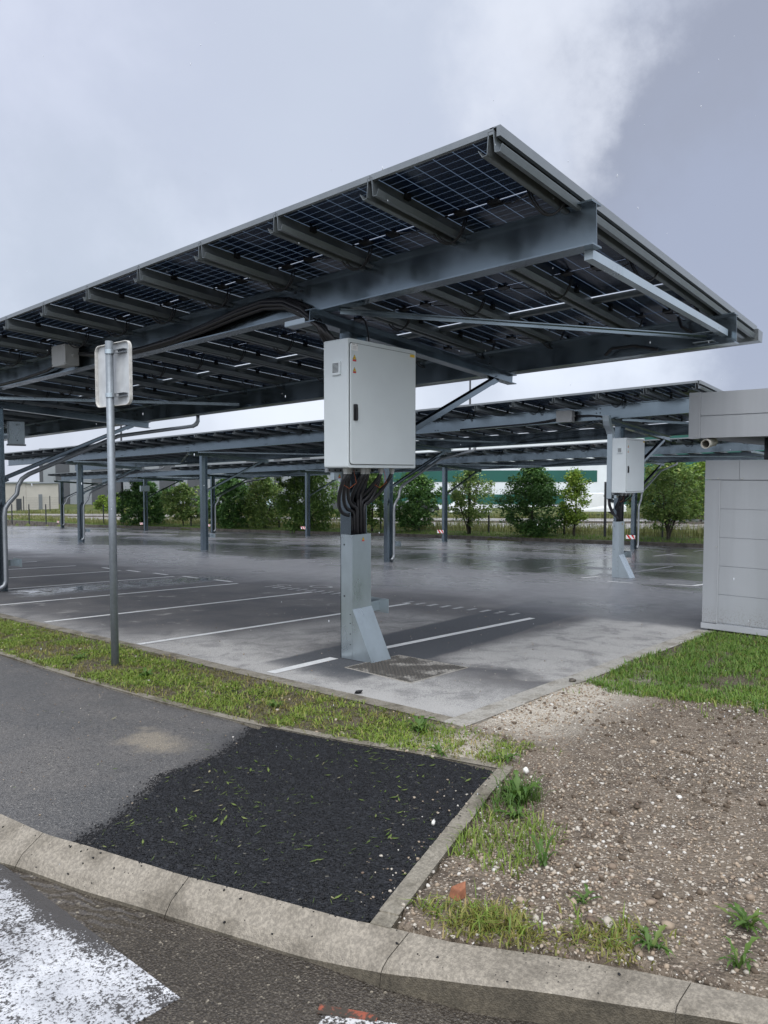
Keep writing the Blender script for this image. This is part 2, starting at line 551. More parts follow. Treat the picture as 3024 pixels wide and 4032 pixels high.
def road_mat():
    m = M('wet_road_asphalt')
    p = m.pos(); x, y, z = m.xyz(p)
    n = m.noise(1.6, 4, 0.6); f = m.noise(85, 3, 0.75); a = m.vor(95); cell = m.vor(95, out=1)
    r0, r1, r2 = m.xyz(cell)
    c = m.mix(m.mr(n, 0.35, 0.65), (0.040, 0.033, 0.026), (0.062, 0.052, 0.042))
    c = m.mix(m.mul(m.mr(f, 0.5, 0.68), 0.75), c, (0.17, 0.15, 0.12))
    c = m.mix(m.math('GREATER_THAN', r0, 0.99), c, (0.26, 0.23, 0.18))
    c = m.mix(m.mul(m.mr(f, 0.46, 0.36), 0.7), c, (0.014, 0.012, 0.010))
    # water lying in the channel along the kerb
    nn = m.noise(2.6, 4, 0.6)
    w = m.mul(m.mr(m.math('ADD', x, m.mul(m.math('SUBTRACT', nn, 0.5), 0.35)), -4.78, -4.66), m.mr(m.math('ADD', y, nn), -2.55, -2.15))
    wv = m.node('ShaderNodeTexWave', wave_type='BANDS', bands_direction='DIAGONAL')
    m.put(wv.inputs['Vector'], m.scale(p, (1.0, 0.55, 1)))
    wv.inputs['Scale'].default_value = 9; wv.inputs['Distortion'].default_value = 6; wv.inputs['Detail'].default_value = 2
    wv.inputs['Detail Scale'].default_value = 1.6
    nb = m.bump(m.math('ADD', a, m.mul(f, 0.8)), m.math('SUBTRACT', 0.75, m.mul(w, 0.6)), 0.008)
    nb = m.bump(wv.outputs[1], m.mul(w, 0.30), 0.03, nb)
    # rings of rain drops
    rg = m.vor(3.0, 'F1', m.scale(p, (1, 1, 0)))
    ring = m.math('SINE', m.mul(rg, 190.0))
    ring = m.mul(ring, m.mul(m.mr(rg, 0.01, 0.04), m.mr(rg, 0.10, 0.16, 1, 0)))
    nb = m.bump(ring, 0.30, 0.02, nb)
    film = m.mul(m.mr(m.math('ADD', x, m.mul(m.math('SUBTRACT', nn, 0.5), 0.3)), -4.85, -4.6), m.mr(y, -4.2, -3.4))
    r = m.math('SUBTRACT', m.mr(w, 0, 1, 0.30, 0.06), m.mul(film, m.mul(0.13, m.math('SUBTRACT', 1.0, w))))
    return m.done(m.bsdf(c, r, 0, 0.5, nb))


MAT['road'] = road_mat()


def zebra_mat():
    m = M('wet_white_crossing_paint')
    f = m.noise(85, 3, 0.75); g = m.noise(38, 4, 0.7); n = m.noise(1.3, 4, 0.6); n2 = m.noise(5, 4, 0.6)
    p = m.pos(); x, y, z = m.xyz(p)
    tyre = m.noise(1.0, 4, 0.6, m.scale(p, (5.0, 1.1, 1)), 0.5)
    k = m.math('ADD', m.mul(f, 0.6), m.mul(g, 0.4))
    thr = m.math('ADD', m.mr(n, 0.35, 0.7, 0.425, 0.495), m.mr(tyre, 0.46, 0.64, 0.0, 0.09))
    edge = m.mr(m.math('ADD', x, m.mul(m.math('SUBTRACT', n2, 0.5), 0.22)), -4.72, -4.58, 0, 1)
    edge = m.mul(edge, m.mr(y, -3.2, -2.6))
    w = m.mr(m.math('SUBTRACT', m.math('SUBTRACT', k, thr), m.mul(edge, 0.22)), -0.02, 0.06)
    c = m.mix(w, (0.055, 0.052, 0.052), m.mix(m.mr(n2, 0.35, 0.65), (0.50, 0.51, 0.54), (0.68, 0.69, 0.72)))
    return m.done(m.bsdf(c, m.mr(w, 0, 1, 0.22, 0.28), 0, 0.6, m.bump(m.math('ADD', g, f), 0.7, 0.010)))


MAT['zebra'] = zebra_mat()


def soil_mat():
    m = M('stony_bare_soil')
    p = m.pos(); x, y, z = m.xyz(p)
    n = m.noise(1.3, 4, 0.6); n2 = m.noise(7, 5, 0.65); f = m.noise(70, 3, 0.7); cell = m.vor(55, out=1); cd = m.vor(55)
    c2 = m.vor(120, out=1)
    r0, r1, r2 = m.xyz(cell); q0, q1, q2 = m.xyz(c2)
    c = m.mix(m.mr(n, 0.35, 0.65), (0.135, 0.107, 0.078), (0.200, 0.160, 0.120))
    c = m.mix(m.mul(m.mr(n2, 0.48, 0.66), 0.75), c, (0.070, 0.053, 0.039))
    c = m.mix(m.mul(m.mr(f, 0.5, 0.7), 0.5), c, (0.30, 0.25, 0.20))
    st = m.mul(m.math('GREATER_THAN', r0, 0.86), m.mr(cd, 0.30, 0.45, 1, 0))
    c = m.mix(st, c, m.mix(r1, (0.50, 0.46, 0.40), (0.25, 0.205, 0.155)))
    st2 = m.math('GREATER_THAN', q0, 0.90)
    c = m.mix(st2, c, m.mix(q1, (0.48, 0.43, 0.36), (0.24, 0.18, 0.14)))
    # chalky, sandy ground near the car park's corner and the kerbs
    n2o = m.mul(m.math('SUBTRACT', n2, 0.5), 0.6)
    ch = m.mul(m.mr(m.math('ADD', x, n2o), -1.55, -0.9), m.mr(m.math('ADD', y, n2o), -3.5, -2.7))
    ch = m.mul(ch, m.mr(x, 0.8, 2.2, 1, 0))
    sand = box_mask(m, m.math('ADD', x, n2o), m.math('ADD', y, n2o), -2.2, -1.5, -3.0, -2.2, 0.2)
    ch = m.math('MAXIMUM', ch, m.mul(sand, 0.9))
    c = m.mix(m.mul(ch, m.mr(f, 0.3, 0.6, 0.65, 1.0)), c, (0.60, 0.55, 0.47))
    # turf humus under the grass
    tv = m.math('MAXIMUM', m.mr(m.math('ADD', y, n2o), -2.6, -2.0), m.mr(m.math('ADD', x, n2o), 0.5, 0.9))
    c = m.mix(m.mul(tv, m.mr(n2, 0.35, 0.6, 0.9, 0.45)), c, (0.065, 0.06, 0.03))
    nb = m.bump(m.math('ADD', m.mul(f, 0.8), m.math('SUBTRACT', 1.0, cd)), 0.8, 0.02)
    return m.done(m.bsdf(c, 0.72, 0, 0.35, nb))


MAT['soil'] = soil_mat()


def leafy(name, dark, light, tip=None, rough=0.5, trans=0.25):
    m = M(name)
    r = m.island()
    c = m.mix(m.mr(r, 0, 1, 0, 1, False), dark, light)
    if tip:
        c = m.mix(m.mr(r, 0.86, 0.95), c, tip)
    n = m.noise(0.8, 3)
    c = m.mix(m.mr(n, 0.4, 0.65, 0.0, 0.4), c, dark)
    s1 = m.bsdf(c, rough, 0, 0.4)
    t = m.node('ShaderNodeBsdfTranslucent'); m.put(t.inputs[0], c)
    mx = m.node('ShaderNodeMixShader'); mx.inputs[0].default_value = trans
    m.put(mx.inputs[1], s1); m.put(mx.inputs[2], t.outputs[0])
    return m.done(mx.outputs[0])


MAT['grass'] = leafy('verge_grass', (0.115, 0.190, 0.025), (0.265, 0.345, 0.057), (0.380, 0.345, 0.127))
MAT['lawn'] = leafy('lawn_grass', (0.079, 0.171, 0.024), (0.189, 0.305, 0.046), (0.281, 0.317, 0.098))
MAT['dry_grass'] = leafy('yellowing_grass', (0.15, 0.155, 0.03), (0.28, 0.26, 0.07), (0.36, 0.27, 0.12))
MAT['weed'] = leafy('weed_leaf', (0.05, 0.115, 0.018), (0.12, 0.20, 0.04), (0.17, 0.22, 0.06))
MAT['tall_grass'] = leafy('tall_wild_grass', (0.12, 0.14, 0.04), (0.25, 0.26, 0.09), (0.33, 0.30, 0.15))
MAT['leaf_dark'] = leafy('dark_hornbeam_leaf', (0.038, 0.101, 0.025), (0.115, 0.241, 0.059), (0.210, 0.358, 0.084))
MAT['leaf_mid'] = leafy('mid_green_leaf', (0.067, 0.144, 0.031), (0.182, 0.298, 0.067), (0.288, 0.384, 0.096))
MAT['leaf_bright'] = leafy('bright_young_leaf', (0.092, 0.175, 0.020), (0.267, 0.384, 0.049), (0.367, 0.451, 0.083))
MAT['leaf_willow'] = leafy('willow_leaf', (0.090, 0.170, 0.040), (0.250, 0.360, 0.090), (0.400, 0.440, 0.140))
MAT['bark'] = plain('dark_bark', (0.045, 0.038, 0.03), 0.85, 0, 0.4, 12)


def stone_mat():
    m = M('chalk_and_flint_stone')
    r = m.island()
    n = m.noise(90, 3, 0.6)
    c = m.mix(m.mr(r, 0.0, 0.35, 0, 1), (0.14, 0.10, 0.075), (0.34, 0.27, 0.20))
    c = m.mix(m.mr(r, 0.5, 0.8), c, (0.46, 0.42, 0.36))
    c = m.mix(m.mr(r, 0.86, 0.95), c, (0.58, 0.56, 0.52))
    c = m.mix(m.mr(n, 0.5, 0.7, 0, 0.35), c, (0.26, 0.21, 0.16))
    return m.done(m.bsdf(c, 0.7, 0, 0.35))


MAT['stone'] = stone_mat()
MAT['tar_grain'] = plain('tar_coated_grain', (0.011, 0.0115, 0.0135), 0.5, 0, 0.3, 40, 0.28)
MAT['brick'] = plain('orange_terracotta', (0.26, 0.105, 0.055), 0.8, 0, 0.25, 30)
MAT['chalk'] = plain('white_chalk', (0.66, 0.65, 0.61), 0.8, 0, 0.12, 30)
MAT['green_clad'] = plain('dark_green_cladding', (0.006, 0.085, 0.070), 0.5, 0.0, 0.06, 0.6)
MAT['white_clad'] = plain('white_cladding', (0.66, 0.70, 0.74), 0.5, 0.0, 0.05, 0.5)
MAT['grey_clad'] = plain('mid_grey_cladding', (0.24, 0.26, 0.28), 0.5, 0.1, 0.05, 0.4)
MAT['dark_clad'] = plain('charcoal_cladding', (0.07, 0.075, 0.085), 0.5, 0.1, 0.06, 0.4)
MAT['beige'] = plain('beige_render', (0.55, 0.52, 0.47), 0.8, 0.0, 0.06, 0.6)
MAT['far_road'] = plain('wet_pale_road', (0.30, 0.28, 0.27), 0.28, 0.0, 0.15, 0.8)
MAT['far_path'] = plain('far_pavement', (0.20, 0.20, 0.20), 0.4, 0.0, 0.15, 0.8)
MAT['car_white'] = plain('white_car_paint', (0.70, 0.72, 0.74), 0.2, 0, 0.02)
MAT['car_blue'] = plain('pale_blue_car_paint', (0.42, 0.52, 0.56), 0.2, 0.2, 0.02)
MAT['car_dark'] = plain('dark_car_paint', (0.03, 0.032, 0.036), 0.2, 0.2, 0.02)
MAT['glass'] = plain('dark_glass', (0.02, 0.025, 0.03), 0.08, 0, 0.02)


def ground_mat():
    m = M('rough_grassland')
    n = m.noise(0.5, 5, 0.6); n2 = m.noise(4, 4, 0.6)
    c = m.mix(m.mr(n, 0.35, 0.65), (0.055, 0.085, 0.02), (0.12, 0.13, 0.045))
    c = m.mix(m.mr(n2, 0.45, 0.7, 0, 0.5), c, (0.10, 0.085, 0.05))
    return m.done(m.bsdf(c, 0.9, 0, 0.2))


MAT['ground'] = ground_mat()

# ------------------------------------------------------------------ outlines measured on the ground (metres)
EDGE_TOP = [(-2.66, 14.0), (-2.64, 9.0), (-2.628, 5.089), (-2.60, 3.187), (-2.61, 1.94), (-2.60, 1.007), (-2.556, -0.11), (-2.475, -0.957),
            (-2.40, -1.478), (-2.27, -2.138), (-2.109, -2.687), (-1.997, -3.25)]
EDGE_RIN = [(-2.071, -3.202), (-2.772, -3.433), (-3.189, -3.555), (-3.898, -3.753)]
EDGE_ROUT = [(-1.999, -3.251), (-2.406, -3.36), (-3.062, -3.573), (-3.418, -3.683), (-3.904, -3.84)]
KB_V = [14.0, 1.5, -0.708, -1.499, -1.949, -2.267, -2.858, -3.22, -3.665, -3.80, -4.099, -4.434, -4.758, -5.11, -5.298, -6.5, -9.0]
KB_U = [-8.6, -5.27, -4.675, -4.461, -4.413, -4.328, -4.192, -4.081, -3.959, -3.904, -3.804, -3.626, -3.483, -3.358, -3.303, -2.85, -2.0]
KF_V = [14.0, 1.5, -0.9, -1.771, -1.947, -2.465, -2.876, -3.236, -3.672, -3.95, -4.287, -4.518, -4.743, -4.958, -5.137, -6.5, -9.0]
KF_U = [-8.85, -5.5, -4.84, -4.60, -4.55, -4.435, -4.312, -4.215, -4.09, -4.03, -3.915, -3.785, -3.669, -3.557, -3.471, -2.99, -2.12]


def kb(v): return float(np.interp(-v, [-a for a in KB_V], KB_U))
def kf(v): return float(np.interp(-v, [-a for a in KF_V], KF_U))
def kh(v):
    t = min(max((-v - 3.5) / 0.9, 0), 1)
    return -0.105 + 0.095 * (t * t * (3 - 2 * t))


KBACK = [(kb(v), v) for v in np.arange(14, -3.81, -0.2)]
PATCH_L = [(-2.44, -1.30), (-2.565, -1.397), (-3.115, -1.652), (-3.534, -1.673), (-3.999, -2.049), (-4.36, -2.20)]
GRASS_R = [(0.75, -2.52), (2.579, -2.50), (4.60, -2.52), (4.60, -9.0), (1.6, -9.0), (0.95, -5.4), (0.75, -4.2), (0.42, -3.5), (0.35, -2.85)]
FARK = [(24, 90), (26.2, 75), (28.0, 63), (28.8, 54), (28.8, 48), (28.6, 41), (28.6, 32), (29.3, 25), (29.3, 19.5), (29.2, 15.4), (29.1, 8.5),
        (28.4, 2), (26.5, -8), (23, -20), (18, -34)]


def farku(v): return float(np.interp(-v, [-a[1] for a in FARK], [a[0] for a in FARK]))


def poly_sheet(name, poly, h, mat, thick=0.06, z=None):
    zz = z or (lambda u, v: gz(u, v) + h)
    mb = MB()
    n = len(poly)
    top = [(u, v, zz(u, v)) for u, v in poly]
    bot = [(u, v, zz(u, v) - thick) for u, v in poly]
    mb.add(top + bot, [tuple(range(n))] + [(i, (i + 1) % n, (i + 1) % n + n, i + n) for i in range(n)])
    return mb.build(name, mat)


def grid(name, us, vs, zf, mat, keep=None):
    us, vs = np.asarray(us), np.asarray(vs)
    U, V = np.meshgrid(us, vs, indexing='ij')
    Z = np.vectorize(zf)(U, V)
    verts = np.stack([U.ravel(), V.ravel(), Z.ravel()], 1)
    nu, nv = len(us), len(vs)
    i, j = np.meshgrid(np.arange(nu - 1), np.arange(nv - 1), indexing='ij')
    a = (i * nv + j).ravel(); b = ((i + 1) * nv + j).ravel()
    f = np.stack([a, b, b + 1, a + 1], 1)
    if keep is not None:
        cu = (U[:-1, :-1] + U[1:, 1:]).ravel() / 2; cv = (V[:-1, :-1] + V[1:, 1:]).ravel() / 2
        f = f[keep(cu, cv)]
    return np_mesh(name, verts, f, mat, smooth=True)


# ------------------------------------------------------------------ ground, road, car park
def base_z(u, v):
    f = farku(min(max(v, -34), 90))
    if u > f:
        return farz(v) - 0.012
    if u < -9:
        return gz(-9, v) * 1.0 - 0.35
    return lotz(u, v) - 0.35


gs_u = np.concatenate([np.linspace(-70, -10, 13), np.linspace(-8, 24, 17), np.linspace(25, 40, 61), np.linspace(42, 120, 40), np.linspace(130, 420, 20)])
gs_v = np.concatenate([np.linspace(-320, -40, 15), np.linspace(-36, 100, 137), np.linspace(110, 420, 20)])
tag(grid('ground', gs_u, gs_v, base_z, MAT['ground']), kind='structure')


def lot_z(u, v):
    return lotz(u, v)


lot = grid('car_park', np.concatenate([[-1.25], np.linspace(-1, 4.5, 12), [4.6], np.linspace(5, 30, 51)]), np.concatenate([np.linspace(-34, -3, 32), [-2.28], np.linspace(-2, 90, 93)]), lot_z, MAT['lot'],
           keep=lambda u, v: ~((v < -2.28) & (u < 4.6)) & (u < np.interp(-v, [-a[1] for a in FARK], [a[0] for a in FARK]) + 0.45))
tag(lot, kind='structure')

road = grid('road', np.linspace(-40, -1.2, 40), np.linspace(-30, 60, 46), lambda u, v: gz(u, v) - 0.135, MAT['road'],
            keep=lambda u, v: u < np.interp(-v, [-a for a in KB_V], KB_U) + 1.0)
tag(road, kind='structure')

poly_sheet('crossing_stripe', [(-4.585, -3.40), (-4.585, 0.8), (-9.0, 0.8), (-9.0, -3.40)], -0.131, MAT['zebra'], 0.003)['kind'] = 'structure'
zp = poly_sheet('crossing_stripe', [(-4.12, -4.17), (-4.29, -3.86), (-5.6, -4.6), (-5.6, -5.4), (-4.5, -4.9)], -0.131,
                paint_mat('broken_white_crossing_paint', (0.05, 0.045, 0.04), (0.47, 0.56), (0.68, 0.68, 0.68), 60), 0.003)
zp['kind'] = 'structure'
poly_sheet('orange_paint_mark', [(-4.27, -3.82), (-4.17, -4.02), (-4.20, -4.04), (-4.31, -3.85)], -0.128,
           paint_mat('orange_survey_paint', (0.06, 0.05, 0.04), (0.50, 0.62), (0.36, 0.10, 0.06), 60), 0.002)['kind'] = 'structure'

# footpath and the fresh patch
top = [p for p in EDGE_TOP if p[1] > -1.4]
path_poly = top + [(-2.5, -1.5), (-2.9, -1.9), (-4.1, -2.4), (kb(-2.4), -2.4)] + [(kb(v), v) for v in np.arange(-2.2, 14.1, 0.3)]
tag(poly_sheet('footpath', path_poly, -0.006, MAT['path'], 0.10), kind='structure')
jag = []
for i in range(len(PATCH_L) - 1):
    a, b = Vector(PATCH_L[i]), Vector(PATCH_L[i + 1])
    k = max(2, int((b - a).length / 0.02))
    for t in range(k):
        p = a.lerp(b, t / k)
        w = mnoise.noise(Vector((p.x * 3, p.y * 3, 0))) * 0.022 + mnoise.noise(Vector((p.x * 14, p.y * 14, 5))) * 0.018 + random.uniform(-.012, .012)
        jag.append((p.x + w * 0.35, p.y + w))
patch_poly = jag + [(kb(v), v) for v in np.arange(-2.22, -3.76, -0.1)] + list(reversed(EDGE_RIN)) + [(-2.12, -2.70), (-2.27, -2.15), (-2.39, -1.50)]
tag(poly_sheet('asphalt_patch', patch_poly, 0.002, MAT['patch'], 0.10), kind='structure')


def offset_strip(poly, w):
    out = []
    for i, p in enumerate(poly):
        a = Vector(poly[max(i - 1, 0)]); b = Vector(poly[min(i + 1, len(poly) - 1)])
        t = (b - a).normalized()
        n = Vector((-t.y, t.x))
        out.append((p[0] + n.x * w, p[1] + n.y * w))
    return out


def resample(poly, step):
    out = []
    for i in range(len(poly) - 1):
        a, b = Vector(poly[i]), Vector(poly[i + 1])
        k = max(1, int((b - a).length / step))
        out += [tuple(a.lerp(b, t / k)) for t in range(k)]
    return out + [tuple(poly[-1])]


def edging(name, poly, w, h, mat, joint=1.0, hin=None, wob=0.004):
    """a row of edging stones along a line, with open joints"""
    pts = resample(poly, 0.1)
    off = offset_strip(pts, w)
    mb = MB()
    run = 0.0
    for i in range(len(pts) - 1):
        L = (Vector(pts[i + 1]) - Vector(pts[i])).length
        a, b, c, d = pts[i], pts[i + 1], off[i + 1], off[i]
        if int(run / joint) != int((run + L) / joint):
            g = Vector(b) - Vector(a); g.normalize(); g *= 0.008
            b = (b[0] - g.x, b[1] - g.y); c = (c[0] - g.x, c[1] - g.y)
        run += L
        k = int(run / joint)
        dz = (math.sin(k * 12.9898) * 43758.5453 % 1 - 0.5) * wob * 2
        q = [a, b, c, d]
        ch = 0.008
        lo = [(x, y, gz(x, y) - 0.14) for x, y in q]
        mid = [(x, y, gz(x, y) + h + dz - ch) for x, y in q]
        A, B, Cc, D = [Vector(p) for p in q]
        ins = [A.lerp(D, ch / w), B.lerp(Cc, ch / w), Cc.lerp(B, ch / w), D.lerp(A, ch / w)]
        hi = [(p.x, p.y, gz(p.x, p.y) + h + dz) for p in ins]
        mb.add(lo + mid + hi, [(0, 1, 5, 4), (2, 3, 7, 6), (1, 2, 6, 5), (3, 0, 4, 7), (4, 5, 9, 8), (6, 7, 11, 10), (8, 9, 10, 11), (5, 6, 10, 9), (7, 4, 8, 11)])
    return tag(mb.build(name, mat), kind='structure')


edging('path_edging', list(reversed(EDGE_TOP)), -0.065, 0.012, MAT['edging'])
edging('path_edging', EDGE_ROUT, -0.075, 0.010, MAT['edging'], 0.95)
edging('car_park_kerb', [(-1.25, 25.0), (-1.25, -2.28)], -0.15, 0.012, MAT['edging'])
edging('car_park_kerb', [(-1.40, -2.28), (4.70, -2.28)], -0.20, 0.014, MAT['pale_kerb'])

# road kerb, dropped on the left and rising to full height on the right
mb = MB()
run = 0
vv = list(np.arange(14, -9, -0.08))
for i in range(len(vv) - 1):
    v0, v1 = vv[i], vv[i + 1]
    gap = 0.004 if abs(((v0 + 2.86) % 1.0)) < 0.08 else 0.0
    v1g = v1 + gap
    sec = []
    for v in (v0, v1g):
        ub, uf, hf = kb(v), kf(v) , kh(v)
        wob = mnoise.noise(Vector((v * 2.1, 0, 3))) * 0.008
        sec.append([(ub, v, gz(ub, v) - 0.15), (ub, v, gz(ub, v) + 0.004), (ub + (uf - ub) * 0.75, v, gz(ub, v) + 0.004 + (hf) * 0.72 + 0.004),
                    (ub + (uf - ub) * 0.93, v, gz(uf, v) + hf - 0.002 + wob * .5), (uf, v, gz(uf, v) + hf - 0.018 + wob), (uf - 0.012, v, gz(uf, v) - 0.16)])
    mort = [[(a, b, c - .006) for a, b, c in q_] for q_ in sec]
    mort[1] = [(a, v1, c) for a, b, c in mort[1]]
    mb.cur = 2; mb.add([(a + (.006 if i > 2 else 0), b, c) for i, (a, b, c) in enumerate(mort[0])] + [(a + (.006 if i > 2 else 0), b, c) for i, (a, b, c) in enumerate(mort[1])], [(k, k + 1, k + 7, k + 6) for k in range(5)])
    n0 = len(mb.v)
    mb.cur = 0; mb.add(sec[0] + sec[1], [(k, k + 1, k + 7, k + 6) for k in range(4)])
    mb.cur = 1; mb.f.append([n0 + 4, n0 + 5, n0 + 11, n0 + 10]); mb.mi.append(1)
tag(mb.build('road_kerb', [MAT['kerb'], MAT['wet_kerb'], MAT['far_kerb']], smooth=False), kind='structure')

# far kerb
fk = resample(FARK, 1.0)
mb = MB()
for i in range(len(fk) - 1):
    (a, b), (c, d) = fk[i], fk[i + 1]
    z0, z1 = lotz(a, b), lotz(c, d)
    mb.add([(a - .02, b, z0 - .2), (a, b, max(z0 + .17, farz(b) + .02)), (a + .16, b, max(z0 + .17, farz(b) + .02)), (a + .16, b, z0 - .5),
            (c - .02, d, z1 - .2), (c, d, max(z1 + .17, farz(d) + .02)), (c + .16, d, max(z1 + .17, farz(d) + .02)), (c + .16, d, z1 - .5)],
           [(0, 1, 5, 4), (1, 2, 6, 5), (2, 3, 7, 6)])
tag(mb.build('far_kerb', MAT['far_kerb']), kind='structure')


# soil and verge
PATHALL = EDGE_TOP + [(-2.0, -3.25)] + EDGE_ROUT + [(kb(v), v) for v in np.arange(-3.9, 14, 0.3)]


def soil_grid():
    us = np.arange(-4.7, 6.2, 0.05); vs = np.arange(-9.0, 14.0, 0.05)
    U, V = np.meshgrid(us, vs, indexing='ij')
    inp = inside(PATHALL, U, V)
    kbu = np.interp(-V, [-a for a in KB_V], KB_U)
    inroad = U < kbu + 0.01
    inlot = (U > -1.36) & (V > -2.44)
    Z = np.zeros_like(U)
    for i in range(U.shape[0]):
        for j in range(U.shape[1]):
            if inp[i, j] or inroad[i, j] or inlot[i, j]:
                Z[i, j] = -0.30 if inroad[i, j] else -0.09
            else:
                u, v = us[i], vs[j]
                a = mnoise.noise(Vector((u * 0.9, v * 0.9, 1.3))) * 0.022
                b = mnoise.noise(Vector((u * 4, v * 4, 7.7))) * 0.012
                c = mnoise.noise(Vector((u * 13, v * 13, 2.1))) * 0.006
                h = 0.004 + a + b + c
                if v < -3.0 and u > -1.2 and u < 1.0:     # low heap of soil
                    h += 0.05 * math.exp(-((u + 0.0) ** 2) / 0.5 - ((v + 4.4) ** 2) / 1.6)
                d = min(u - kb(v), 0.6) if v < -3.8 else 0.6
                h = h * (0.3 + 0.7 * d / 0.6)
                Z[i, j] = h
    keep = ~(inp | inroad | inlot)
    Zw = Z + SU * U + SV * V
    nu, nv = U.shape
    verts = np.stack([U.ravel(), V.ravel(), Zw.ravel()], 1)
    i, j = np.meshgrid(np.arange(nu - 1), np.arange(nv - 1), indexing='ij')
    a = (i * nv + j).ravel(); b = ((i + 1) * nv + j).ravel()
    f = np.stack([a, b, b + 1, a + 1], 1)
    kk = keep.ravel()
    f = f[kk[f].any(1)]
    H = Z

    def hs(u, v):
        ii = np.clip(((np.asarray(u) + 4.7) / 0.05).round().astype(int), 0, nu - 1)
        jj = np.clip(((np.asarray(v) + 9.0) / 0.05).round().astype(int), 0, nv - 1)
        return H[ii, jj]

    def ok(u, v):
        ii = np.clip(((np.asarray(u) + 4.7) / 0.05).round().astype(int), 0, nu - 1)
        jj = np.clip(((np.asarray(v) + 9.0) / 0.05).round().astype(int), 0, nv - 1)
        return keep[ii, jj]
    tag(np_mesh('soil', verts, f, MAT['soil'], smooth=True), kind='structure')
    return hs, ok


soil_h, soil_ok = soil_grid()

# ------------------------------------------------------------------ painted bay lines
LINES = []


def line(u0, v0, u1, v1, w=0.10, mat='paint'):
    LINES.append((u0, v0, u1, v1, w, mat))


line(-1.15, 0.10, -0.17, 0.15, 0.13)
line(0.55, 0.13, 4.12, 0.05, 0.11)
line(-1.20, 2.535, 4.20, 2.58, 0.10)
line(-1.15, 5.15, 4.28, 5.155, 0.10)
for k in range(3, 9):
    line(-1.15, 0.13 + 2.49 * k, 4.32, 0.15 + 2.49 * k, 0.10)
for k in range(9):
    line(4.16, 0.48 + 0.275 * k, 4.46, 0.50 + 0.275 * k, 0.085, 'paint_faded')
for k in range(11):
    line(4.25, 5.0 + 0.25 * k - 0.9, 4.60, 5.0 + 0.25 * k - 0.86, 0.085, 'paint_faded')
for k in range(5):
    line(4.45, 8.0 + 1.3 * k, 4.50, 8.7 + 1.3 * k, 0.10, 'paint')
# row two
line(11.0, 2.57, 11.75, 2.44, 0.10); line(10.66, 1.74, 10.63, 1.11, 0.09); line(10.96, 0.47, 10.97, -0.13, 0.09); line(10.97, -0.13, 11.9, -0.2, 0.10)
for k, v in enumerate((2.3, 4.8, 7.2, 9.75, 12.2, 14.7, 17.2, 19.6)):
    line(12.3 if k == 0 else 12.9, v, 16.5, v, 0.09, 'paint_faded')
for v in (4.9, 7.3, 9.6):
    line(10.0, v, 10.9, v, 0.09, 'paint_faded'); line(9.95, v - 0.9, 9.97, v - .1, 0.09, 'paint_faded')
for v in (4.6, 7.1, 9.6, 12.1, 14.6, 17.1, 19.6, 22.1, 24.6, 27.1):
    line(25.4, v, 28.0, v, 0.10, 'paint_faded'); line(21.0, v, 23.4, v, 0.10, 'paint_faded')
line(24.2, 17.1, 26.2, 17.1, .12); line(24.2, 27.4, 26.6, 27.4, .12); line(25.2, 7.1, 27.6, 7.1, .12)
for mname in ('paint', 'paint_faded'):
    mb = MB()
    for (u0, v0, u1, v1, w, mt) in LINES:
        if mt != mname: continue
        n = max(1, int(math.hypot(u1 - u0, v1 - v0) / 0.4))
        d = Vector((u1 - u0, v1 - v0)).normalized(); s = Vector((-d.y, d.x)) * w / 2
        for i in range(n):
            a = Vector((u0, v0)).lerp(Vector((u1, v1)), i / n); b = Vector((u0, v0)).lerp(Vector((u1, v1)), (i + 1) / n)
            q = [a - s, b - s, b + s, a + s]
            mb.add([(p.x, p.y, lotz(p.x, p.y) + 0.0045) for p in q], [(0, 1, 2, 3)])
    if mname == 'paint_faded':         # the painted cycle-like symbol in the aisle
        for (cu, cv, r, r2) in ((5.1, 5.75, 0.30, 0.23), (4.75, 6.55, 0.20, 0.14)):
            vs = []
            for k in range(20):
                a = 2 * math.pi * k / 20
                vs += [(cu + r * math.cos(a) * .7, cv + r * math.sin(a), lotz(cu, cv) + .0055 + SU * r * math.cos(a) * .7 + SV * r * math.sin(a)),
                       (cu + r2 * math.cos(a) * .7, cv + r2 * math.sin(a), lotz(cu, cv) + .0055 + SU * r2 * math.cos(a) * .7 + SV * r2 * math.sin(a))]
            mb.add(vs, [(2 * k, 2 * ((k + 1) % 20), 2 * ((k + 1) % 20) + 1, 2 * k + 1) for k in range(20)])
    tag(mb.build('parking_line', MAT[mname]), kind='structure')

# ------------------------------------------------------------------ solar canopies
ROOF_H, ROOF_K = 4.267, -0.0256          # roof top height above the lot at post line (local u=0), fall along u
PITCH_V, PITCH_U = 1.118, 2.03
UMID = (-0.70, 1.25, 3.26)
proto = {}


def shear_pt(u, v, h, k=ROOF_K):
    return (u, v, h + (SU + k) * u + SV * v)


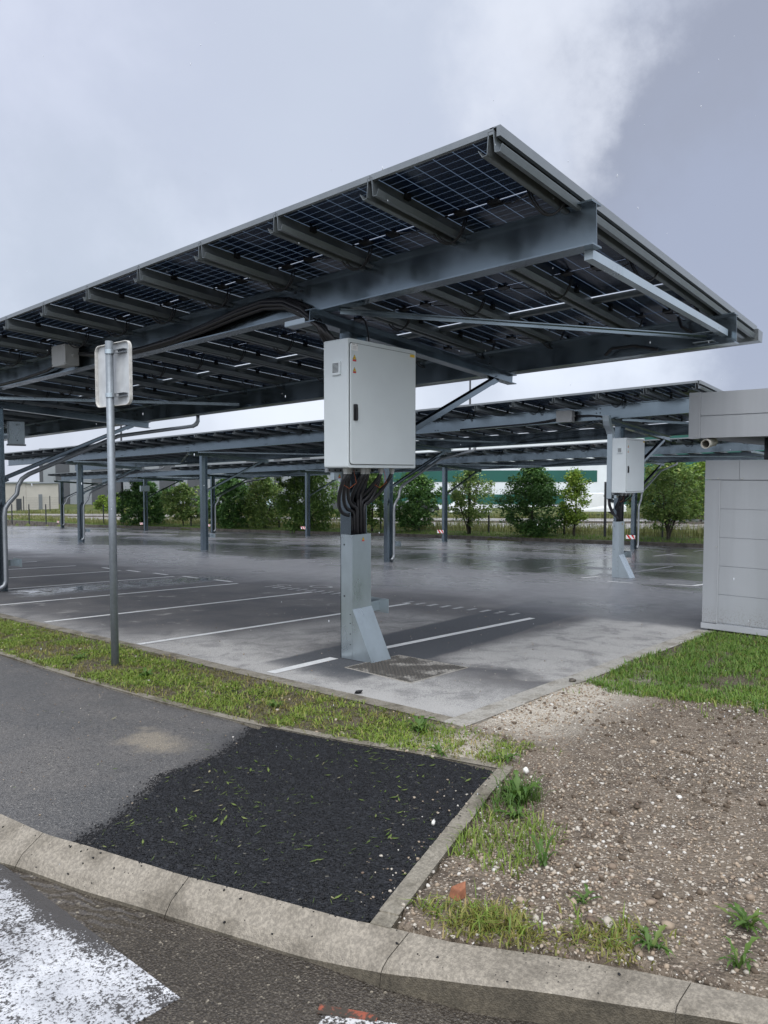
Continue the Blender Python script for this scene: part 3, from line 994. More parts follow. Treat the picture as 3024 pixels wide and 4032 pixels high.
def make_protos():
    # one panel: two laminated halves with a clear strip and three junction boxes between them
    mb = MB()
    for s in (-1, 1):
        a, b = sorted((s * 0.008, s * 0.955))
        q = [(a, -.547), (b, -.547), (b, .547), (a, .547)]
        mb.hexa([shear_pt(u, v, -.005) for u, v in q] + [shear_pt(u, v, 0) for u, v in q])
    mb.cur = 1
    for v in (-.36, 0.02, .36):
        q = [(-.05, v - .05), (.05, v - .05), (.05, v + .05), (-.05, v + .05)]
        mb.hexa([shear_pt(u, w, -.03) for u, w in q] + [shear_pt(u, w, -.0062) for u, w in q])
    for v0, v1 in ((-.537, -.50), (.50, .537)):
        q = [(-.013, v0), (.013, v0), (.013, v1), (-.013, v1)]
        mb.hexa([shear_pt(u, w, -.012) for u, w in q] + [shear_pt(u, w, -.0062) for u, w in q])
    for s in (-1, 1):                    # clamps at the long edges
        for u0 in (-.55, .55):
            q = [(u0 - .03, s * .50), (u0 + .03, s * .50), (u0 + .03, s * .545), (u0 - .03, s * .545)]
            mb.hexa([shear_pt(u, w, -.05) for u, w in q] + [shear_pt(u, w, -.0062) for u, w in q])
    proto['panel'] = mb.build('solar_panel', [MAT['panel'], MAT['black']])
    # purlin: water-catching hat section with upturned lips, open thin sheet
    t = 0.004
    prof = [(-.090, .045), (-.072, .0), (-.034, .004), (-.026, .125), (-.026, .154), (.026, .154), (.026, .125), (.034, .004), (.072, .0), (.105, .050)]
    mb = MB()
    outer = prof
    inner = [(x * 0.985 - (0.0), z + t) for x, z in prof]
    inner[4] = (-.022, .150); inner[5] = (.022, .150); inner[3] = (-.018, .125); inner[6] = (.018, .125)
    inner[2] = (-.030, .008); inner[7] = (.030, .008)
    n = len(prof)
    ends = []
    for u in (-1.67, 4.80):
        ends.append([shear_pt(u, x, z - .165) for x, z in outer] + [shear_pt(u, x, z - .165) for x, z in inner])
    vs = ends[0] + ends[1]
    m2 = 2 * n
    fs = []
    for i in range(n - 1):
        fs += [(i, i + 1, i + 1 + m2, i + m2), (n + i, n + i + 1, n + i + 1 + m2, n + i + m2)]
        fs += [(i, i + 1, n + i + 1, n + i), (i + m2, i + 1 + m2, n + i + 1 + m2, n + i + m2)]
    fs += [(0, n, n + m2, m2), (n - 1, 2 * n - 1, 2 * n - 1 + m2, n - 1 + m2)]
    mb.add(vs, fs)
    proto['purlin'] = mb.build('purlin', MAT['purlin'])
    mb = MB()                            # strip closing the gap between two panel rows, one bay long
    q = [(-.04, -PITCH_V / 2 + .035), (.035, -PITCH_V / 2 + .035), (.035, PITCH_V / 2 - .035), (-.04, PITCH_V / 2 - .035)]
    mb.hexa([shear_pt(u, v, -.070) for u, v in q] + [shear_pt(u, v, -.012) for u, v in q])
    proto['spacer_tube'] = mb.build('spacer_tube', MAT['purlin'])
    mb = MB()                            # string cable hanging in a loop under the purlin
    pts = []
    for i in range(13):
        a = i / 12
        ang = math.pi * a
        pts.append(shear_pt(0.02 + 0.10 * math.cos(a * 3), -.16 + .26 * a, -.03 - .21 * math.sin(ang) ** 0.8))
    mb.tube(pts, .009, 6)
    pts2 = [Vector(p) + Vector((.04, 0, .02)) for p in pts]
    mb.tube(pts2, .007, 6)
    mb.tube([shear_pt(.02, .50, -.03), shear_pt(.05, .30, -.05), shear_pt(.0, .10, -.03)], .006, 5)
    proto['cable_loop'] = mb.build('cable_loop', MAT['rubber'], smooth=True)


make_protos()
FIRST = set()


def use(kind, parent, loc):
    """the first use moves the prototype itself, later ones are copies"""
    if kind not in FIRST:
        FIRST.add(kind)
        o = proto[kind]
        o.parent = parent
        o.location = Vector(loc) - parent_loc(parent)
        return o
    return inst(proto[kind], parent, loc)


def canopy(label, U0, dH, v0, ncol, posts, beam_l=None, beam_r=None, pipes=(), loops=False, skip_post=(), rear_l=None):
    """U0: u of the post line; v0: right-hand end of the roof"""
    v1 = v0 + ncol * PITCH_V
    root = thing('solar_canopy', label, 'solar canopy', (U0, posts[0], gz(U0, posts[0]) + dH * 0), 'solar canopies over the car park')
    Z = lambda u, v, h: (U0 + u, v, h + dH + gz(U0 + u, v))
    rz = lambda u, v: Z(u, v, ROOF_H + ROOF_K * u)
    for i in range(ncol):
        for um in UMID:
            use('panel', root, rz(um, v0 + (i + .5) * PITCH_V))
    for i in range(ncol + 1):
        use('purlin', root, rz(0, v0 + i * PITCH_V))
    for i in range(ncol):
        use('spacer_tube', root, rz(2.255, v0 + (i + .5) * PITCH_V))
        if loops or i % 2 == 0:
            use('cable_loop', root, rz(-.72, v0 + i * PITCH_V + (.0 if i else .12)))
            if loops:
                use('cable_loop', root, rz(1.30, v0 + i * PITCH_V + (.0 if i else .12)))
                use('cable_loop', root, rz(3.28, v0 + i * PITCH_V + (.0 if i else .12)))
    # bright edge trims
    mb = MB()
    for i in range(ncol):
        a, b = v0 + i * PITCH_V - (.02 if i == 0 else 0), v0 + (i + 1) * PITCH_V - .006
        mb.hexa([rz(-1.67, a)[:2] + (rz(-1.67, a)[2] - .035,), rz(-1.64, a)[:2] + (rz(-1.64, a)[2] - .035,), rz(-1.64, b)[:2] + (rz(-1.64, b)[2] - .035,), rz(-1.67, b)[:2] + (rz(-1.67, b)[2] - .035,),
                 rz(-1.67, a)[:2] + (rz(-1.67, a)[2] + .012,), rz(-1.64, a)[:2] + (rz(-1.64, a)[2] + .012,), rz(-1.64, b)[:2] + (rz(-1.64, b)[2] + .012,), rz(-1.67, b)[:2] + (rz(-1.67, b)[2] + .012,)])
    mb.build('edge_trim', MAT['trim'], root)
    for v, s in ((v0, -1), (v1, 1)):
        mb = MB()
        q = [(-1.67, v + s * .045), (4.72, v + s * .045), (4.72, v + s * .075), (-1.67, v + s * .075)]
        if s > 0: q = [q[3], q[2], q[1], q[0]]
        mb.hexa([(lambda p: (p[0], p[1], p[2] - .060))(rz(u, w)) for u, w in q] + [(lambda p: (p[0], p[1], p[2] + .012))(rz(u, w)) for u, w in q])
        q = [(-1.67, v - s * .01), (4.72, v - s * .01), (4.72, v + s * .045), (-1.67, v + s * .045)]
        if s > 0: q = [q[3], q[2], q[1], q[0]]
        mb.hexa([(lambda p: (p[0], p[1], p[2] + .004))(rz(u, w)) for u, w in q] + [(lambda p: (p[0], p[1], p[2] + .012))(rz(u, w)) for u, w in q])
        mb.build('edge_trim', MAT['trim'], root)
    # beams
    br = v0 - .21 if beam_r is None else beam_r
    bl = v1 + .14 if beam_l is None else beam_l
    for (ub, hb, bl_) in ((-.45, 3.975, bl), (3.33, 3.855, bl if rear_l is None else rear_l)):
        mb = MB()
        n = max(1, int((bl_ - br) / 9.9))
        mb.ibeam(Z(ub, br, hb), Z(ub, bl_, hb), .35, .17)
        bm_ = mb.build('beam', MAT['steel'], root)
        for pv in posts + [p + 5.0 for p in posts[:-1]]:
            for dv in (-.05, .05):
                for dh in (-.10, -.0, .10) if pv in posts else (-.11, .11):
                    c = Z(ub - .0045, pv + .35 + dv, hb + dh)
                    if 'bolt' not in proto:
                        m_ = MB(); m_.tube([(c[0] - .016, c[1], c[2]), (c[0] + .025, c[1], c[2])], .014, 6)
                        proto['bolt'] = m_.build('bolt', MAT['bolt'], bm_, origin=c)
                    else:
                        inst(proto['bolt'], bm_, c)
    # gutter
    mb = MB()
    pr = [(4.62, -.20), (4.78, -.20), (4.82, -.06), (4.81, -.06), (4.775, -.19), (4.625, -.19), (4.61, -.05), (4.60, -.05)]
    g0, g1 = v0 - .12, v1 + .05
    a = [Z(u, g0, ROOF_H + ROOF_K * u + h) for u, h in pr]; b = [Z(u, g1, ROOF_H + ROOF_K * u + h) for u, h in pr]
    n = len(pr)
    mb.add(a + b, [(i, (i + 1) % n, (i + 1) % n + n, i + n) for i in range(n)] + [tuple(range(n - 1, -1, -1)), tuple(range(n, 2 * n))])
    # stop ends
    for v in (g0, g1):
        mb.hexa([Z(u, v + d, ROOF_H + ROOF_K * u + h) for d, h in ((-.003, -.20),) for u in (4.61, 4.79)] + [Z(u, v + .003, ROOF_H + ROOF_K * u - .20) for u in (4.79, 4.61)] +
                [Z(u, v - .003, ROOF_H + ROOF_K * u - .055) for u in (4.60, 4.81)] + [Z(u, v + .003, ROOF_H + ROOF_K * u - .055) for u in (4.81, 4.60)])
    mb.build('gutter', MAT['trim'], root)
    # posts, arms, braces
    for j, pv in enumerate(posts):
        mb = MB()
        zt = Z(0.05, pv, 3.66)[2]; zb = lotz(U0 + .05, pv) - .05
        mb.ibeam((U0 + .05, pv, zb), (U0 + .05, pv, zt), .28, .15, .010, .014, up=(1, 0, 0))
        po = mb.build('post', MAT['steel'], root)
        mb = MB()
        for h in (2.10, 2.32):
            c = Z(.05, pv, h)
            mb.box((c[0] - .126, c[1] - .072, c[2] - .006), (c[0] + .126, c[1] - .006, c[2] + .006))
            mb.box((c[0] - .126, c[1] + .006, c[2] - .006), (c[0] + .126, c[1] + .072, c[2] + .006))
        mb.build('stiffener', MAT['steel'], po)
        mb = MB()
        mb.ibeam(Z(-.62, pv, 3.735), Z(3.46, pv, 3.602), .135, .15, .008, .011)
        mb.build('cross_arm', MAT['steel'], root)
        mb = MB()
        a, b = Vector(Z(.21, pv, 2.24)), Vector(Z(2.95, pv, 3.50))
        mb.bar(a, b, .09, .008)
        for s in (-1, 1):
            mb.bar(a + Vector((0, s * .045, .03)), b + Vector((0, s * .045, .03)), .008, .07)
        mb.bar(a + Vector((-.05, 0, -.02)), a + Vector((.06, 0, .02)), .06, .1)
        mb.bar(b + Vector((-.05, 0, .0)), b + Vector((.10, 0, .06)), .05, .09)
        mb.build('brace', MAT['steel'], root)
        if j in pipes:
            mb = MB()
            dv = -.17
            pth = [Z(4.70, pv + dv, 3.95), Z(4.70, pv + dv, 3.80), Z(4.66, pv + dv, 3.72), Z(4.56, pv + dv, 3.67), Z(2.6, pv + dv, 3.28), Z(.62, pv + dv, 2.36), Z(.48, pv + dv, 2.26),
                   Z(.40, pv + dv, 2.12), Z(.37, pv + dv, 1.95), Z(.20, pv + dv, 1.76), Z(.14, pv + dv, 1.66), Z(.12, pv + dv, 1.5), Z(.12, pv + dv, .22 - dH), Z(.08, pv + dv, .12 - dH), Z(-.02, pv + dv - .02, .07 - dH)]
            mb.tube(pth, .045, 10)
            for q in range(8):           # ribs of the elbow
                t = q / 7
                c = Vector(pth[1]).lerp(Vector(pth[3]), t) + Vector((.0, 0, -.012 * math.sin(t * 3.14)))
                d = (Vector(pth[1]) - Vector(pth[0])).lerp(Vector(pth[4]) - Vector(pth[3]), t).normalized() * .006
                mb.tube([c - d, c + d], .050, 10)
            mb.build('downpipe', MAT['alu'], root, smooth=True)
    # wind bracing: strut at the near end, diagonals to mid-span of the rear beam
    mb = MB()
    mb.bar(Z(-.40, v0 - .12, 3.765), Z(3.25, v0 - .10, 3.80), .075, .075)
    mb.build('strut', MAT['sheet'], root)
    for a, b in ([((-.42, posts[0] - .25, 3.79), (3.22, v0 + .10, 3.79))] +
                 [((-.42, pv + .3, 3.79), (3.22, (pv + posts[j + 1]) / 2 + 1.2, 3.76)) for j, pv in enumerate(posts[:-1]) if not (loops and j == 0)] +
                 [((-.42, posts[j + 1] - .3, 3.79), (3.22, (pv + posts[j + 1]) / 2 + 1.2, 3.76)) for j, pv in enumerate(posts[:-1])]):
        mb = MB(); mb.bar(Z(*a), Z(*b), .09, .012); mb.bar(Vector(Z(*a)) + Vector((0, 0, -.02)), Vector(Z(*b)) + Vector((0, 0, -.02)), .012, .05)
        mb.build('diagonal_tie', MAT['steel'], root)
    mb = MB()
    for h in (.02, .13):
        mb.hexa([Z(3.20, v0 + .02, 3.70 + h), Z(3.32, v0 + .02, 3.70 + h), Z(3.32, v0 + .25, 3.70 + h), Z(3.20, v0 + .25, 3.70 + h),
                 Z(3.20, v0 + .02, 3.71 + h), Z(3.32, v0 + .02, 3.71 + h), Z(3.32, v0 + .25, 3.71 + h), Z(3.20, v0 + .25, 3.71 + h)])
    mb.build('gusset', MAT['sheet'], root)
    return root, Z


c1, Z1 = canopy('nearest solar canopy, its dark panels overhead, with the large cabinet on its post', 0.0, 0.0, -2.86, 24, [0.05, 9.75, 19.8], pipes=(1,), loops=True)
c2, Z2 = canopy('middle solar canopy behind the nearest one, with the smaller white cabinet on its end post', 11.90, 0.13, -0.36, 33, [2.05, 9.68, 19.5, 29.7], pipes=(1, 3))
c3, Z3 = canopy('far solar canopy in front of the tree row, its posts carrying striped plates', 25.1, 0.20, 2.4, 33, [7.05, 17.1, 27.4, 36.9], beam_r=-1.0, pipes=(0, 3), beam_l=43.0)
c4, Z4 = canopy('farthest solar canopy at the left, before the grey striped hall', 25.1, 0.20, 43.2, 13, [45.4, 58.9], pipes=(1,))

# main cables lying along the near canopy's front beam
mb = MB()
b0 = lambda v, h, du=0: Z1(-.53 + du, v, h)
for k, (du, dh, r) in enumerate(((0, 0, .034), (-.05, .04, .030), (.03, .07, .030), (-.03, -.03, .026), (-.07, .0, .026))):
    mb.tube([Z1(-.47, -.16 + .03 * k, 3.46), Z1(-.50 + du, -.02, 3.62), Z1(-.53 + du, .22, 3.80 + dh), Z1(-.53 + du, .5, 3.93 + dh), Z1(-.53 + du, .85, 3.985 + dh), Z1(-.53 + du, 1.3, 3.96 + dh), Z1(-.53 + du, 1.9, 3.90 + dh * .7),
             Z1(-.52 + du, 2.6, 3.85 + dh * .5), Z1(-.52 + du, 3.3, 3.83 + dh * .4), Z1(-.52 + du, 4.0, 3.84 + dh * .4), Z1(-.53 + du, 4.7, 3.93 + dh * .4), Z1(-.55, 5.1, 4.0)], r, 7)
mb.tube([Z1(-.55, 5.6, 3.98), Z1(-.54, 6.2, 3.88), Z1(-.53, 7.2, 3.84), Z1(-.53, 9.5, 3.84), Z1(-.53, 14, 3.84)], .024, 6)
mb.build('feeder_cable', MAT['rubber'], c1, smooth=True)
mb = MB()
mb.tube([Z1(-.555, .30, 3.82), Z1(-.565, .55, 3.93), Z1(-.565, .9, 3.97), Z1(-.56, 1.3, 3.93)], .006, 5)
mb.build('earth_wire', MAT['orange'], c1)
mb = MB()                               # perforated tray under the beam
for k in range(3):
    mb.sbox(-.60, -.46, .18 + .10 * k, .23 + .10 * k, 3.71 - .01 * k, 3.716 - .01 * k)
mb.sbox(-.605, -.60, .14, .46, 3.68, 3.73); mb.sbox(-.465, -.46, .14, .46, 3.68, 3.73); mb.sbox(-.60, -.465, .14, .46, 3.675, 3.680)
mb.build('cable_tray', MAT['sheet'], c1)
mb = MB()
mb.tube([Z1(.15, -.10, 3.50), Z1(.16, -.08, 3.65), Z1(.14, -.05, 3.80), Z1(.05, .0, 3.9)], .010, 6)
mb.build('sensor_cable', MAT['rubber'], c1)
mb = MB()
mb.tube([Z1(3.18, v_, 3.70 + .1 * math.sin(i)) for i, v_ in enumerate((-2.2, -1.9, -1.6))] + [Z1(3.2, -1.5, 3.72)], .02, 6)
mb.tube([Z1(3.15, -2.45, 4.05), Z1(3.12, -2.5, 3.92), Z1(3.2, -2.6, 3.85)], .018, 6)
mb.build('hanging_cable', MAT['rubber'], c1)


# ------------------------------------------------------------------ cabinets, covers, boxes
def rounded_rect(w, h, r, n=5):
    pts = []
    for cx_, cy_, a0 in ((w / 2 - r, h / 2 - r, 0), (-w / 2 + r, h / 2 - r, 90), (-w / 2 + r, -h / 2 + r, 180), (w / 2 - r, -h / 2 + r, 270)):
        for k in range(n):
            a = R(a0 + 90 * k / (n - 1))
            pts.append((cx_ + r * math.cos(a), cy_ + r * math.sin(a)))
    return pts


def rr_plate(mb, cx_, y, cz, w, h, r, t, axis='v'):
    """rounded plate facing -v (axis 'v') or -u (axis 'u'); front at y, thickness t behind it"""
    pts = rounded_rect(w, h, r)
    if axis == 'v':
        f = [(cx_ + a, y, cz + b) for a, b in pts]; bk = [(cx_ + a, y + t, cz + b) for a, b in pts]
    else:
        f = [(y, cx_ + a, cz + b) for a, b in pts]; bk = [(y + t, cx_ + a, cz + b) for a, b in pts]
    n = len(pts)
    mb.add(f + bk, [tuple(range(n)), tuple(range(2 * n - 1, n - 1, -1))] + [(i, (i + 1) % n, (i + 1) % n + n, i + n) for i in range(n)])


def warning(parent, u, y, z, s, name='warning_label'):
    mb = MB()
    tri = lambda k, dz, yy: [(u - s * .5 * k, yy, z - s * .29 * k + dz), (u + s * .5 * k, yy, z - s * .29 * k + dz), (u, yy, z + s * .58 * k + dz)]
    mb.cur = 1; mb.add(tri(1.0, 0, y - .0015) + tri(1.0, 0, y - .0002), [(0, 1, 2), (0, 3, 4, 1), (1, 4, 5, 2), (2, 5, 3, 0)])
    mb.cur = 0; mb.add(tri(.80, 0, y - .0022), [(0, 1, 2)])
    mb.cur = 1
    mb.add([(u + s * .03, y - .0028, z + s * .26), (u - s * .09, y - .0028, z + s * .02), (u + .0, y - .0028, z + s * .03), (u - s * .03, y - .0028, z - s * .17), (u + s * .11, y - .0028, z + s * .09), (u + s * .02, y - .0028, z + s * .08)],
           [(0, 1, 2, 3, 4, 5)])
    mb.cur = 2
    mb.box((u - s * .45, y - .0015, z - s * .62), (u + s * .45, y - .0002, z - s * .34))
    return mb.build(name, [MAT['yellow'], MAT['black'], MAT['red']], parent)


def cabinet(label, U, V, dz, near):
    """U, V: post centre"""
    z0 = gz(U, V) + 2.156 + dz
    root = thing('electrical_cabinet', label, 'electrical cabinet', (U, V - .08, z0), 'electrical cabinets on canopy posts')
    u0, u1, v0, v1, z1 = U - .575, U + .550, V - .45, V - .10, z0 + 1.335
    b = MB()
    rr_plate(b, (u0 + u1) / 2, v0, (z0 + z1) / 2, u1 - u0, z1 - z0, .022, v1 - v0)
    body = b.build('body', MAT['white_powder'], root)
    bv = body.modifiers.new('bevel', 'BEVEL'); bv.width = .006; bv.segments = 2; bv.limit_method = 'ANGLE'; bv.angle_limit = R(50)
    d = MB()
    rr_plate(d, (u0 + u1) / 2, v0 - .002, (z0 + z1) / 2 - .005, u1 - u0 - .045, z1 - z0 - .075, .03, .004)
    d.build('seal', MAT['black'], root)
    d = MB()
    rr_plate(d, (u0 + u1) / 2, v0 - .016, (z0 + z1) / 2 - .005, u1 - u0 - .058, z1 - z0 - .088, .028, .0165)
    door = d.build('door', MAT['white_powder'], root)
    bv = door.modifiers.new('bevel', 'BEVEL'); bv.width = .004; bv.segments = 2; bv.limit_method = 'ANGLE'; bv.angle_limit = R(50)
    h = MB()
    zc = z0 + .575
    rr_plate(h, u0 + .095, v0 - .030, zc, .055, .17, .012, .0145)
    rr_plate(h, u0 + .098, v0 - .042, zc - .01, .030, .13, .012, .0125)
    h.build('handle', MAT['black'], door)
    # louvred vent in the side
    w = MB()
    vc, wz = (v0 + v1) / 2 - .02, z1 - .30
    rr_plate(w, vc, u0 - .022, wz, .125, .145, .018, .0225, 'u')
    vent = w.build('vent', MAT['white_powder'], root)
    w = MB()
    for k in range(8):
        w.box((u0 - .0245, vc - .042, wz + .042 - .0125 * k), (u0 - .0222, vc + .042, wz + .048 - .0125 * k))
    w.build('louvre', MAT['black'], vent)
    warning(root, u0 + .085, v0 - .0165, z1 - .20, .058)
    warning(root, u0 + .085, v0 - .0165, z1 - .325, .05)
    p = MB()
    p.box((u0 + .04, v0 - .0182, z1 - .125), (u0 + .135, v0 - .0163, z1 - .052))
    p.cur = 1
    p.box((u0 + .045, v0 - .0192, z1 - .066), (u0 + .085, v0 - .0183, z1 - .056))
    p.box((u0 + .118, v0 - .0192, z1 - .075), (u0 + .130, v0 - .0183, z1 - .058))
    for k in range(4):
        p.box((u0 + .055, v0 - .0192, z1 - .085 - .009 * k), (u0 + .115 - .01 * (k % 2), v0 - .0183, z1 - .082 - .009 * k))
    p.build('data_plate', [MAT['white'], MAT['grey_plastic']], root)
    p = MB(); p.box((u1 - .125, v0 - .018, z1 - .085), (u1 - .045, v0 - .0163, z1 - .055)); p.build('serial_sticker', MAT['yellow'], root)
    # cable glands, rail and cables
    r = MB()
    r.box((u0 + .0, v1 - .05, z0 - .045), (u0 + .75, v1 - .01, z0 - .003))
    rail = r.build('mounting_rail', MAT['alu'], root)
    r = MB()
    for k in range(9):
        r.tube([(u0 + .03 + .085 * k, v1 - .052, z0 - .024), (u0 + .03 + .085 * k, v1 - .046, z0 - .024)], .011, 8)
    r.build('rail_hole', MAT['black'], rail)
    r = MB(); r.box((u0 + .05, v1 - .10, z0 - .125), (u0 + .22, v1 - .045, z0 - .048)); jb = r.build('earthing_box', MAT['sheet'], root)
    warning(jb, u0 + .13, v1 - .1005, z0 - .085, .035)
    gl = [.06, .16, .25, .33, .44, .55, .63, .70, .76, .82] if near else [.10, .17, .24, .31, .38, .46, .54, .60, .66, .72]
    for k, g in enumerate(gl):
        m_ = MB()
        vg = v0 + .14 + .06 * (k % 3)
        rad = .032 if k in (4,) else .024
        m_.tube([(u0 + g + .05, vg, z0 + .002), (u0 + g + .05, vg, z0 - .035), (u0 + g + .05, vg, z0 - .036), (u0 + g + .05, vg, z0 - .065)], [rad * 1.25, rad * 1.25, rad, rad], 8)
        m_.build('cable_gland', MAT['grey_plastic'], root)
        m_ = MB()
        x0 = u0 + g + .05
        xe = U - .085 + .019 * k
        ve = V - .040 - .024 * (k % 3)
        dx = x0 - xe
        D = (.22 + .62 * abs(dx)) * (1 if near else .8)
        pts = [(x0, vg, z0 - .05)]
        for i in range(1, 11):
            a_ = math.pi / 2 * i / 10 * .93
            pts.append((xe + dx * math.cos(a_) ** .8, vg + (ve - vg) * math.sin(a_), z0 - .07 - D * math.sin(a_)))
        xl, _, zl = pts[-1]
        pts += [(xe + (xl - xe) * .3, ve, zl - .025), (xe, ve, zl - .075), (xe, ve, z0 - .80)]
        m_.tube(pts, .021 if near else .019, 8)
        m_.build('cable', MAT['rubber'], root, smooth=True)
    for k in range(2):
        m_ = MB(); x0 = u0 + .30 + .5 * k
        m_.tube([(x0, v0 + .2, z0 - .02), (x0 + .02, v0 + .18, z0 - .16), (x0 - .07, v0 + .2, z0 - .22), (x0 - .12, v0 + .24, z0 - .18)], .0025, 5)
        m_.build('thin_wire', MAT['orange'], root)
    return root, (u0, u1, v0, v1, z0, z1)


cabinet('large light grey cabinet with a black handle on the nearest canopy post', 0.055, 0.045, 0.0, True)
cabinet('smaller looking white cabinet on the middle canopy end post, left of the grey clad building', 11.85, 2.05, -0.02, False)


def cover(label, U, V):
    zb = gz(U, V)
    root = thing('cable_cover', label, 'cable cover', (U, V, zb), 'galvanised cable covers on post feet')
    u0, u1, vf, vb = U - .155, U + .150, V - .115, V + .055
    mb = MB()
    t = .003
    z1 = zb + 1.415
    g = lambda u, v: gz(u, v) + .004
    # three sides, open at the back and top
    mb.hexa([(u0 - t, vf, g(u0, vf)), (u0, vf, g(u0, vf)), (u0, vb, g(u0, vb)), (u0 - t, vb, g(u0, vb)), (u0 - t, vf, z1), (u0, vf, z1), (u0, vb, z1), (u0 - t, vb, z1)])
    mb.hexa([(u1, vf, g(u1, vf)), (u1 + t, vf, g(u1, vf)), (u1 + t, vb, g(u1, vb)), (u1, vb, g(u1, vb)), (u1, vf, z1), (u1 + t, vf, z1), (u1 + t, vb, z1), (u1, vb, z1)])
    mb.hexa([(u0 - t, vf - t, zb + .57), (u1 + t, vf - t, zb + .57), (u1 + t, vf, zb + .57), (u0 - t, vf, zb + .57), (u0 - t, vf - t, z1), (u1 + t, vf - t, z1), (u1 + t, vf, z1), (u0 - t, vf, z1)])
    mb.build('shroud', MAT['sheet'], root)
    mb = MB()
    vk = vf - .295
    e = .004
    for u in (u0 - t - .001, u1 + t - .002):
        mb.add([(u, vf - t - .0, g(u, vf)), (u, vk, g(u, vk)), (u, vf - t, zb + .575), (u + .003, vf - t, g(u, vf)), (u + .003, vk, g(u, vk)), (u + .003, vf - t, zb + .575)],
               [(0, 1, 2), (5, 4, 3), (0, 3, 4, 1), (1, 4, 5, 2), (2, 5, 3, 0)])
    mb.add([(u0 - t - .006, vk - .004, g(u0, vk)), (u1 + t + .006, vk - .004, g(u1, vk)), (u1 + t + .006, vf - t - .004, zb + .582), (u0 - t - .006, vf - t - .004, zb + .582),
            (u0 - t - .006, vk, g(u0, vk)), (u1 + t + .006, vk, g(u1, vk)), (u1 + t + .006, vf - t, zb + .580), (u0 - t - .006, vf - t, zb + .580)],
           [(0, 1, 2, 3), (7, 6, 5, 4), (0, 4, 5, 1), (1, 5, 6, 2), (2, 6, 7, 3), (3, 7, 4, 0)])
    mb.build('sloping_foot', MAT['sheet'], root)
    mb = MB()
    for z in (.18, .30, .42, .52, .72, 1.30):
        mb.tube([(u0 - t - .006, vf + (.03 if z < .6 else .12), zb + z), (u0 - t + .001, vf + (.03 if z < .6 else .12), zb + z)], .009 if z > .6 else .006, 8)
    mb.build('screw', MAT['bolt'], root)
    warning(root, U + .02, vf - t - .0003, z1 - .055, .042)
    return root


cover('galvanised cover with a sloping foot on the nearest post, beside the steel floor plate', 0.055, 0.045)
cover('galvanised cover with a sloping foot on the middle canopy end post', 11.88, 2.05)

# duct carrying cables down beside the second cabinet
t2 = thing('cable_duct', 'tall galvanised cable duct with a curved top left of the second cabinet', 'cable duct', (11.38, 2.12, gz(11.4, 2.1) + 2.0))
mb = MB()
zz = gz(11.4, 2.1)
mb.box((11.34, 1.98, zz + 1.98), (11.48, 2.11, zz + 3.56))
mb.build('riser', MAT['sheet'], t2)
mb = MB()
arc = [(11.33, 3.56), (11.30, 3.62), (11.24, 3.68), (11.16, 3.75), (11.10, 3.86), (11.08, 4.0)]
for i in range(len(arc) - 1):
    (a, h0), (b, h1) = arc[i], arc[i + 1]
    mb.hexa([(a + .01, 1.97, zz + h0), (a + .15, 1.97, zz + h0), (a + .15, 2.13, zz + h0), (a + .01, 2.13, zz + h0), (b + .01, 1.97, zz + h1), (b + .15, 1.97, zz + h1), (b + .15, 2.13, zz + h1), (b + .01, 2.13, zz + h1)])
mb.build('curved_head', MAT['sheet'], t2)
mb = MB()
for k in range(3):
    mb.tube([(11.36 + .05 * k, 2.08, zz + 2.0), (11.38 + .05 * k, 2.06, zz + 1.8), (11.5 + .06 * k, 2.03, zz + 1.6), (11.72 + .05 * k, 1.98, zz + 1.48), (11.82 + .03 * k, 1.95, zz + 1.2)], .016, 6)
mb.build('cable', MAT['rubber'], t2, smooth=True)


def junction_box(label, c, w, h, d, parent_mat='grey_plastic', face='u'):
    root = thing('junction_box', label, 'junction box', c, 'junction boxes on the steelwork')
    u, v, z = c
    mb = MB()
    if face == 'u':
        mb.box((u - d, v - w / 2, z - h / 2), (u, v + w / 2, z + h / 2))
    b = mb.build('housing', MAT[parent_mat], root)
    bv = b.modifiers.new('bevel', 'BEVEL'); bv.width = .008; bv.segments = 2
    mb = MB()
    mb.box((u - d - .022, v - w / 2 - .006, z - h / 2 - .006), (u - d - .0015, v + w / 2 + .006, z + h / 2 + .006))
    l = mb.build('lid', MAT[parent_mat], root)
    bv = l.modifiers.new('bevel', 'BEVEL'); bv.width = .008; bv.segments = 2
    mb = MB()
    for a in (-1, 1):
        for b_ in (-1, 1):
            mb.tube([(u - d - .026, v + a * (w / 2 - .02), z + b_ * (h / 2 - .02)), (u - d - .021, v + a * (w / 2 - .02), z + b_ * (h / 2 - .02))], .008, 8)
    mb.build('lid_screw', MAT['bolt'], l)
    mb = MB(); mb.tube([(u - d * .5, v - w / 2 - .05, z), (u - d * .5, v - w / 2 + .01, z)], .022, 8); mb.tube([(u - d * .5, v + w / 2 - .01, z - .03), (u - d * .5, v + w / 2 + .05, z - .04)], .022, 8)
    mb.build('cable_gland', MAT['grey_plastic'], root)
    return root


junction_box('grey junction box on the front beam of the nearest canopy, left of the sign back', Z1(-.54, 5.36, 3.985), .42, .30, .20)
junction_box('grey junction box on the front beam of the middle canopy, left of the second cabinet', Z2(-.54, 3.2, 3.94), .42, .28, .16)
mb = MB()
mb.tube([Z2(-.60, 3.0, 3.93), Z2(-.55, 2.6, 3.92), Z2(-.54, 2.3, 3.88), Z2(-.56, 2.15, 3.80)], .025, 6)
mb.tube([Z2(-.60, 3.4, 3.90), Z2(-.55, 3.8, 3.86), Z2(-.54, 4.3, 3.83), Z2(-.54, 6.5, 3.82)], .025, 6)
mb.build('feeder_cable', MAT['rubber'], c2, smooth=True)

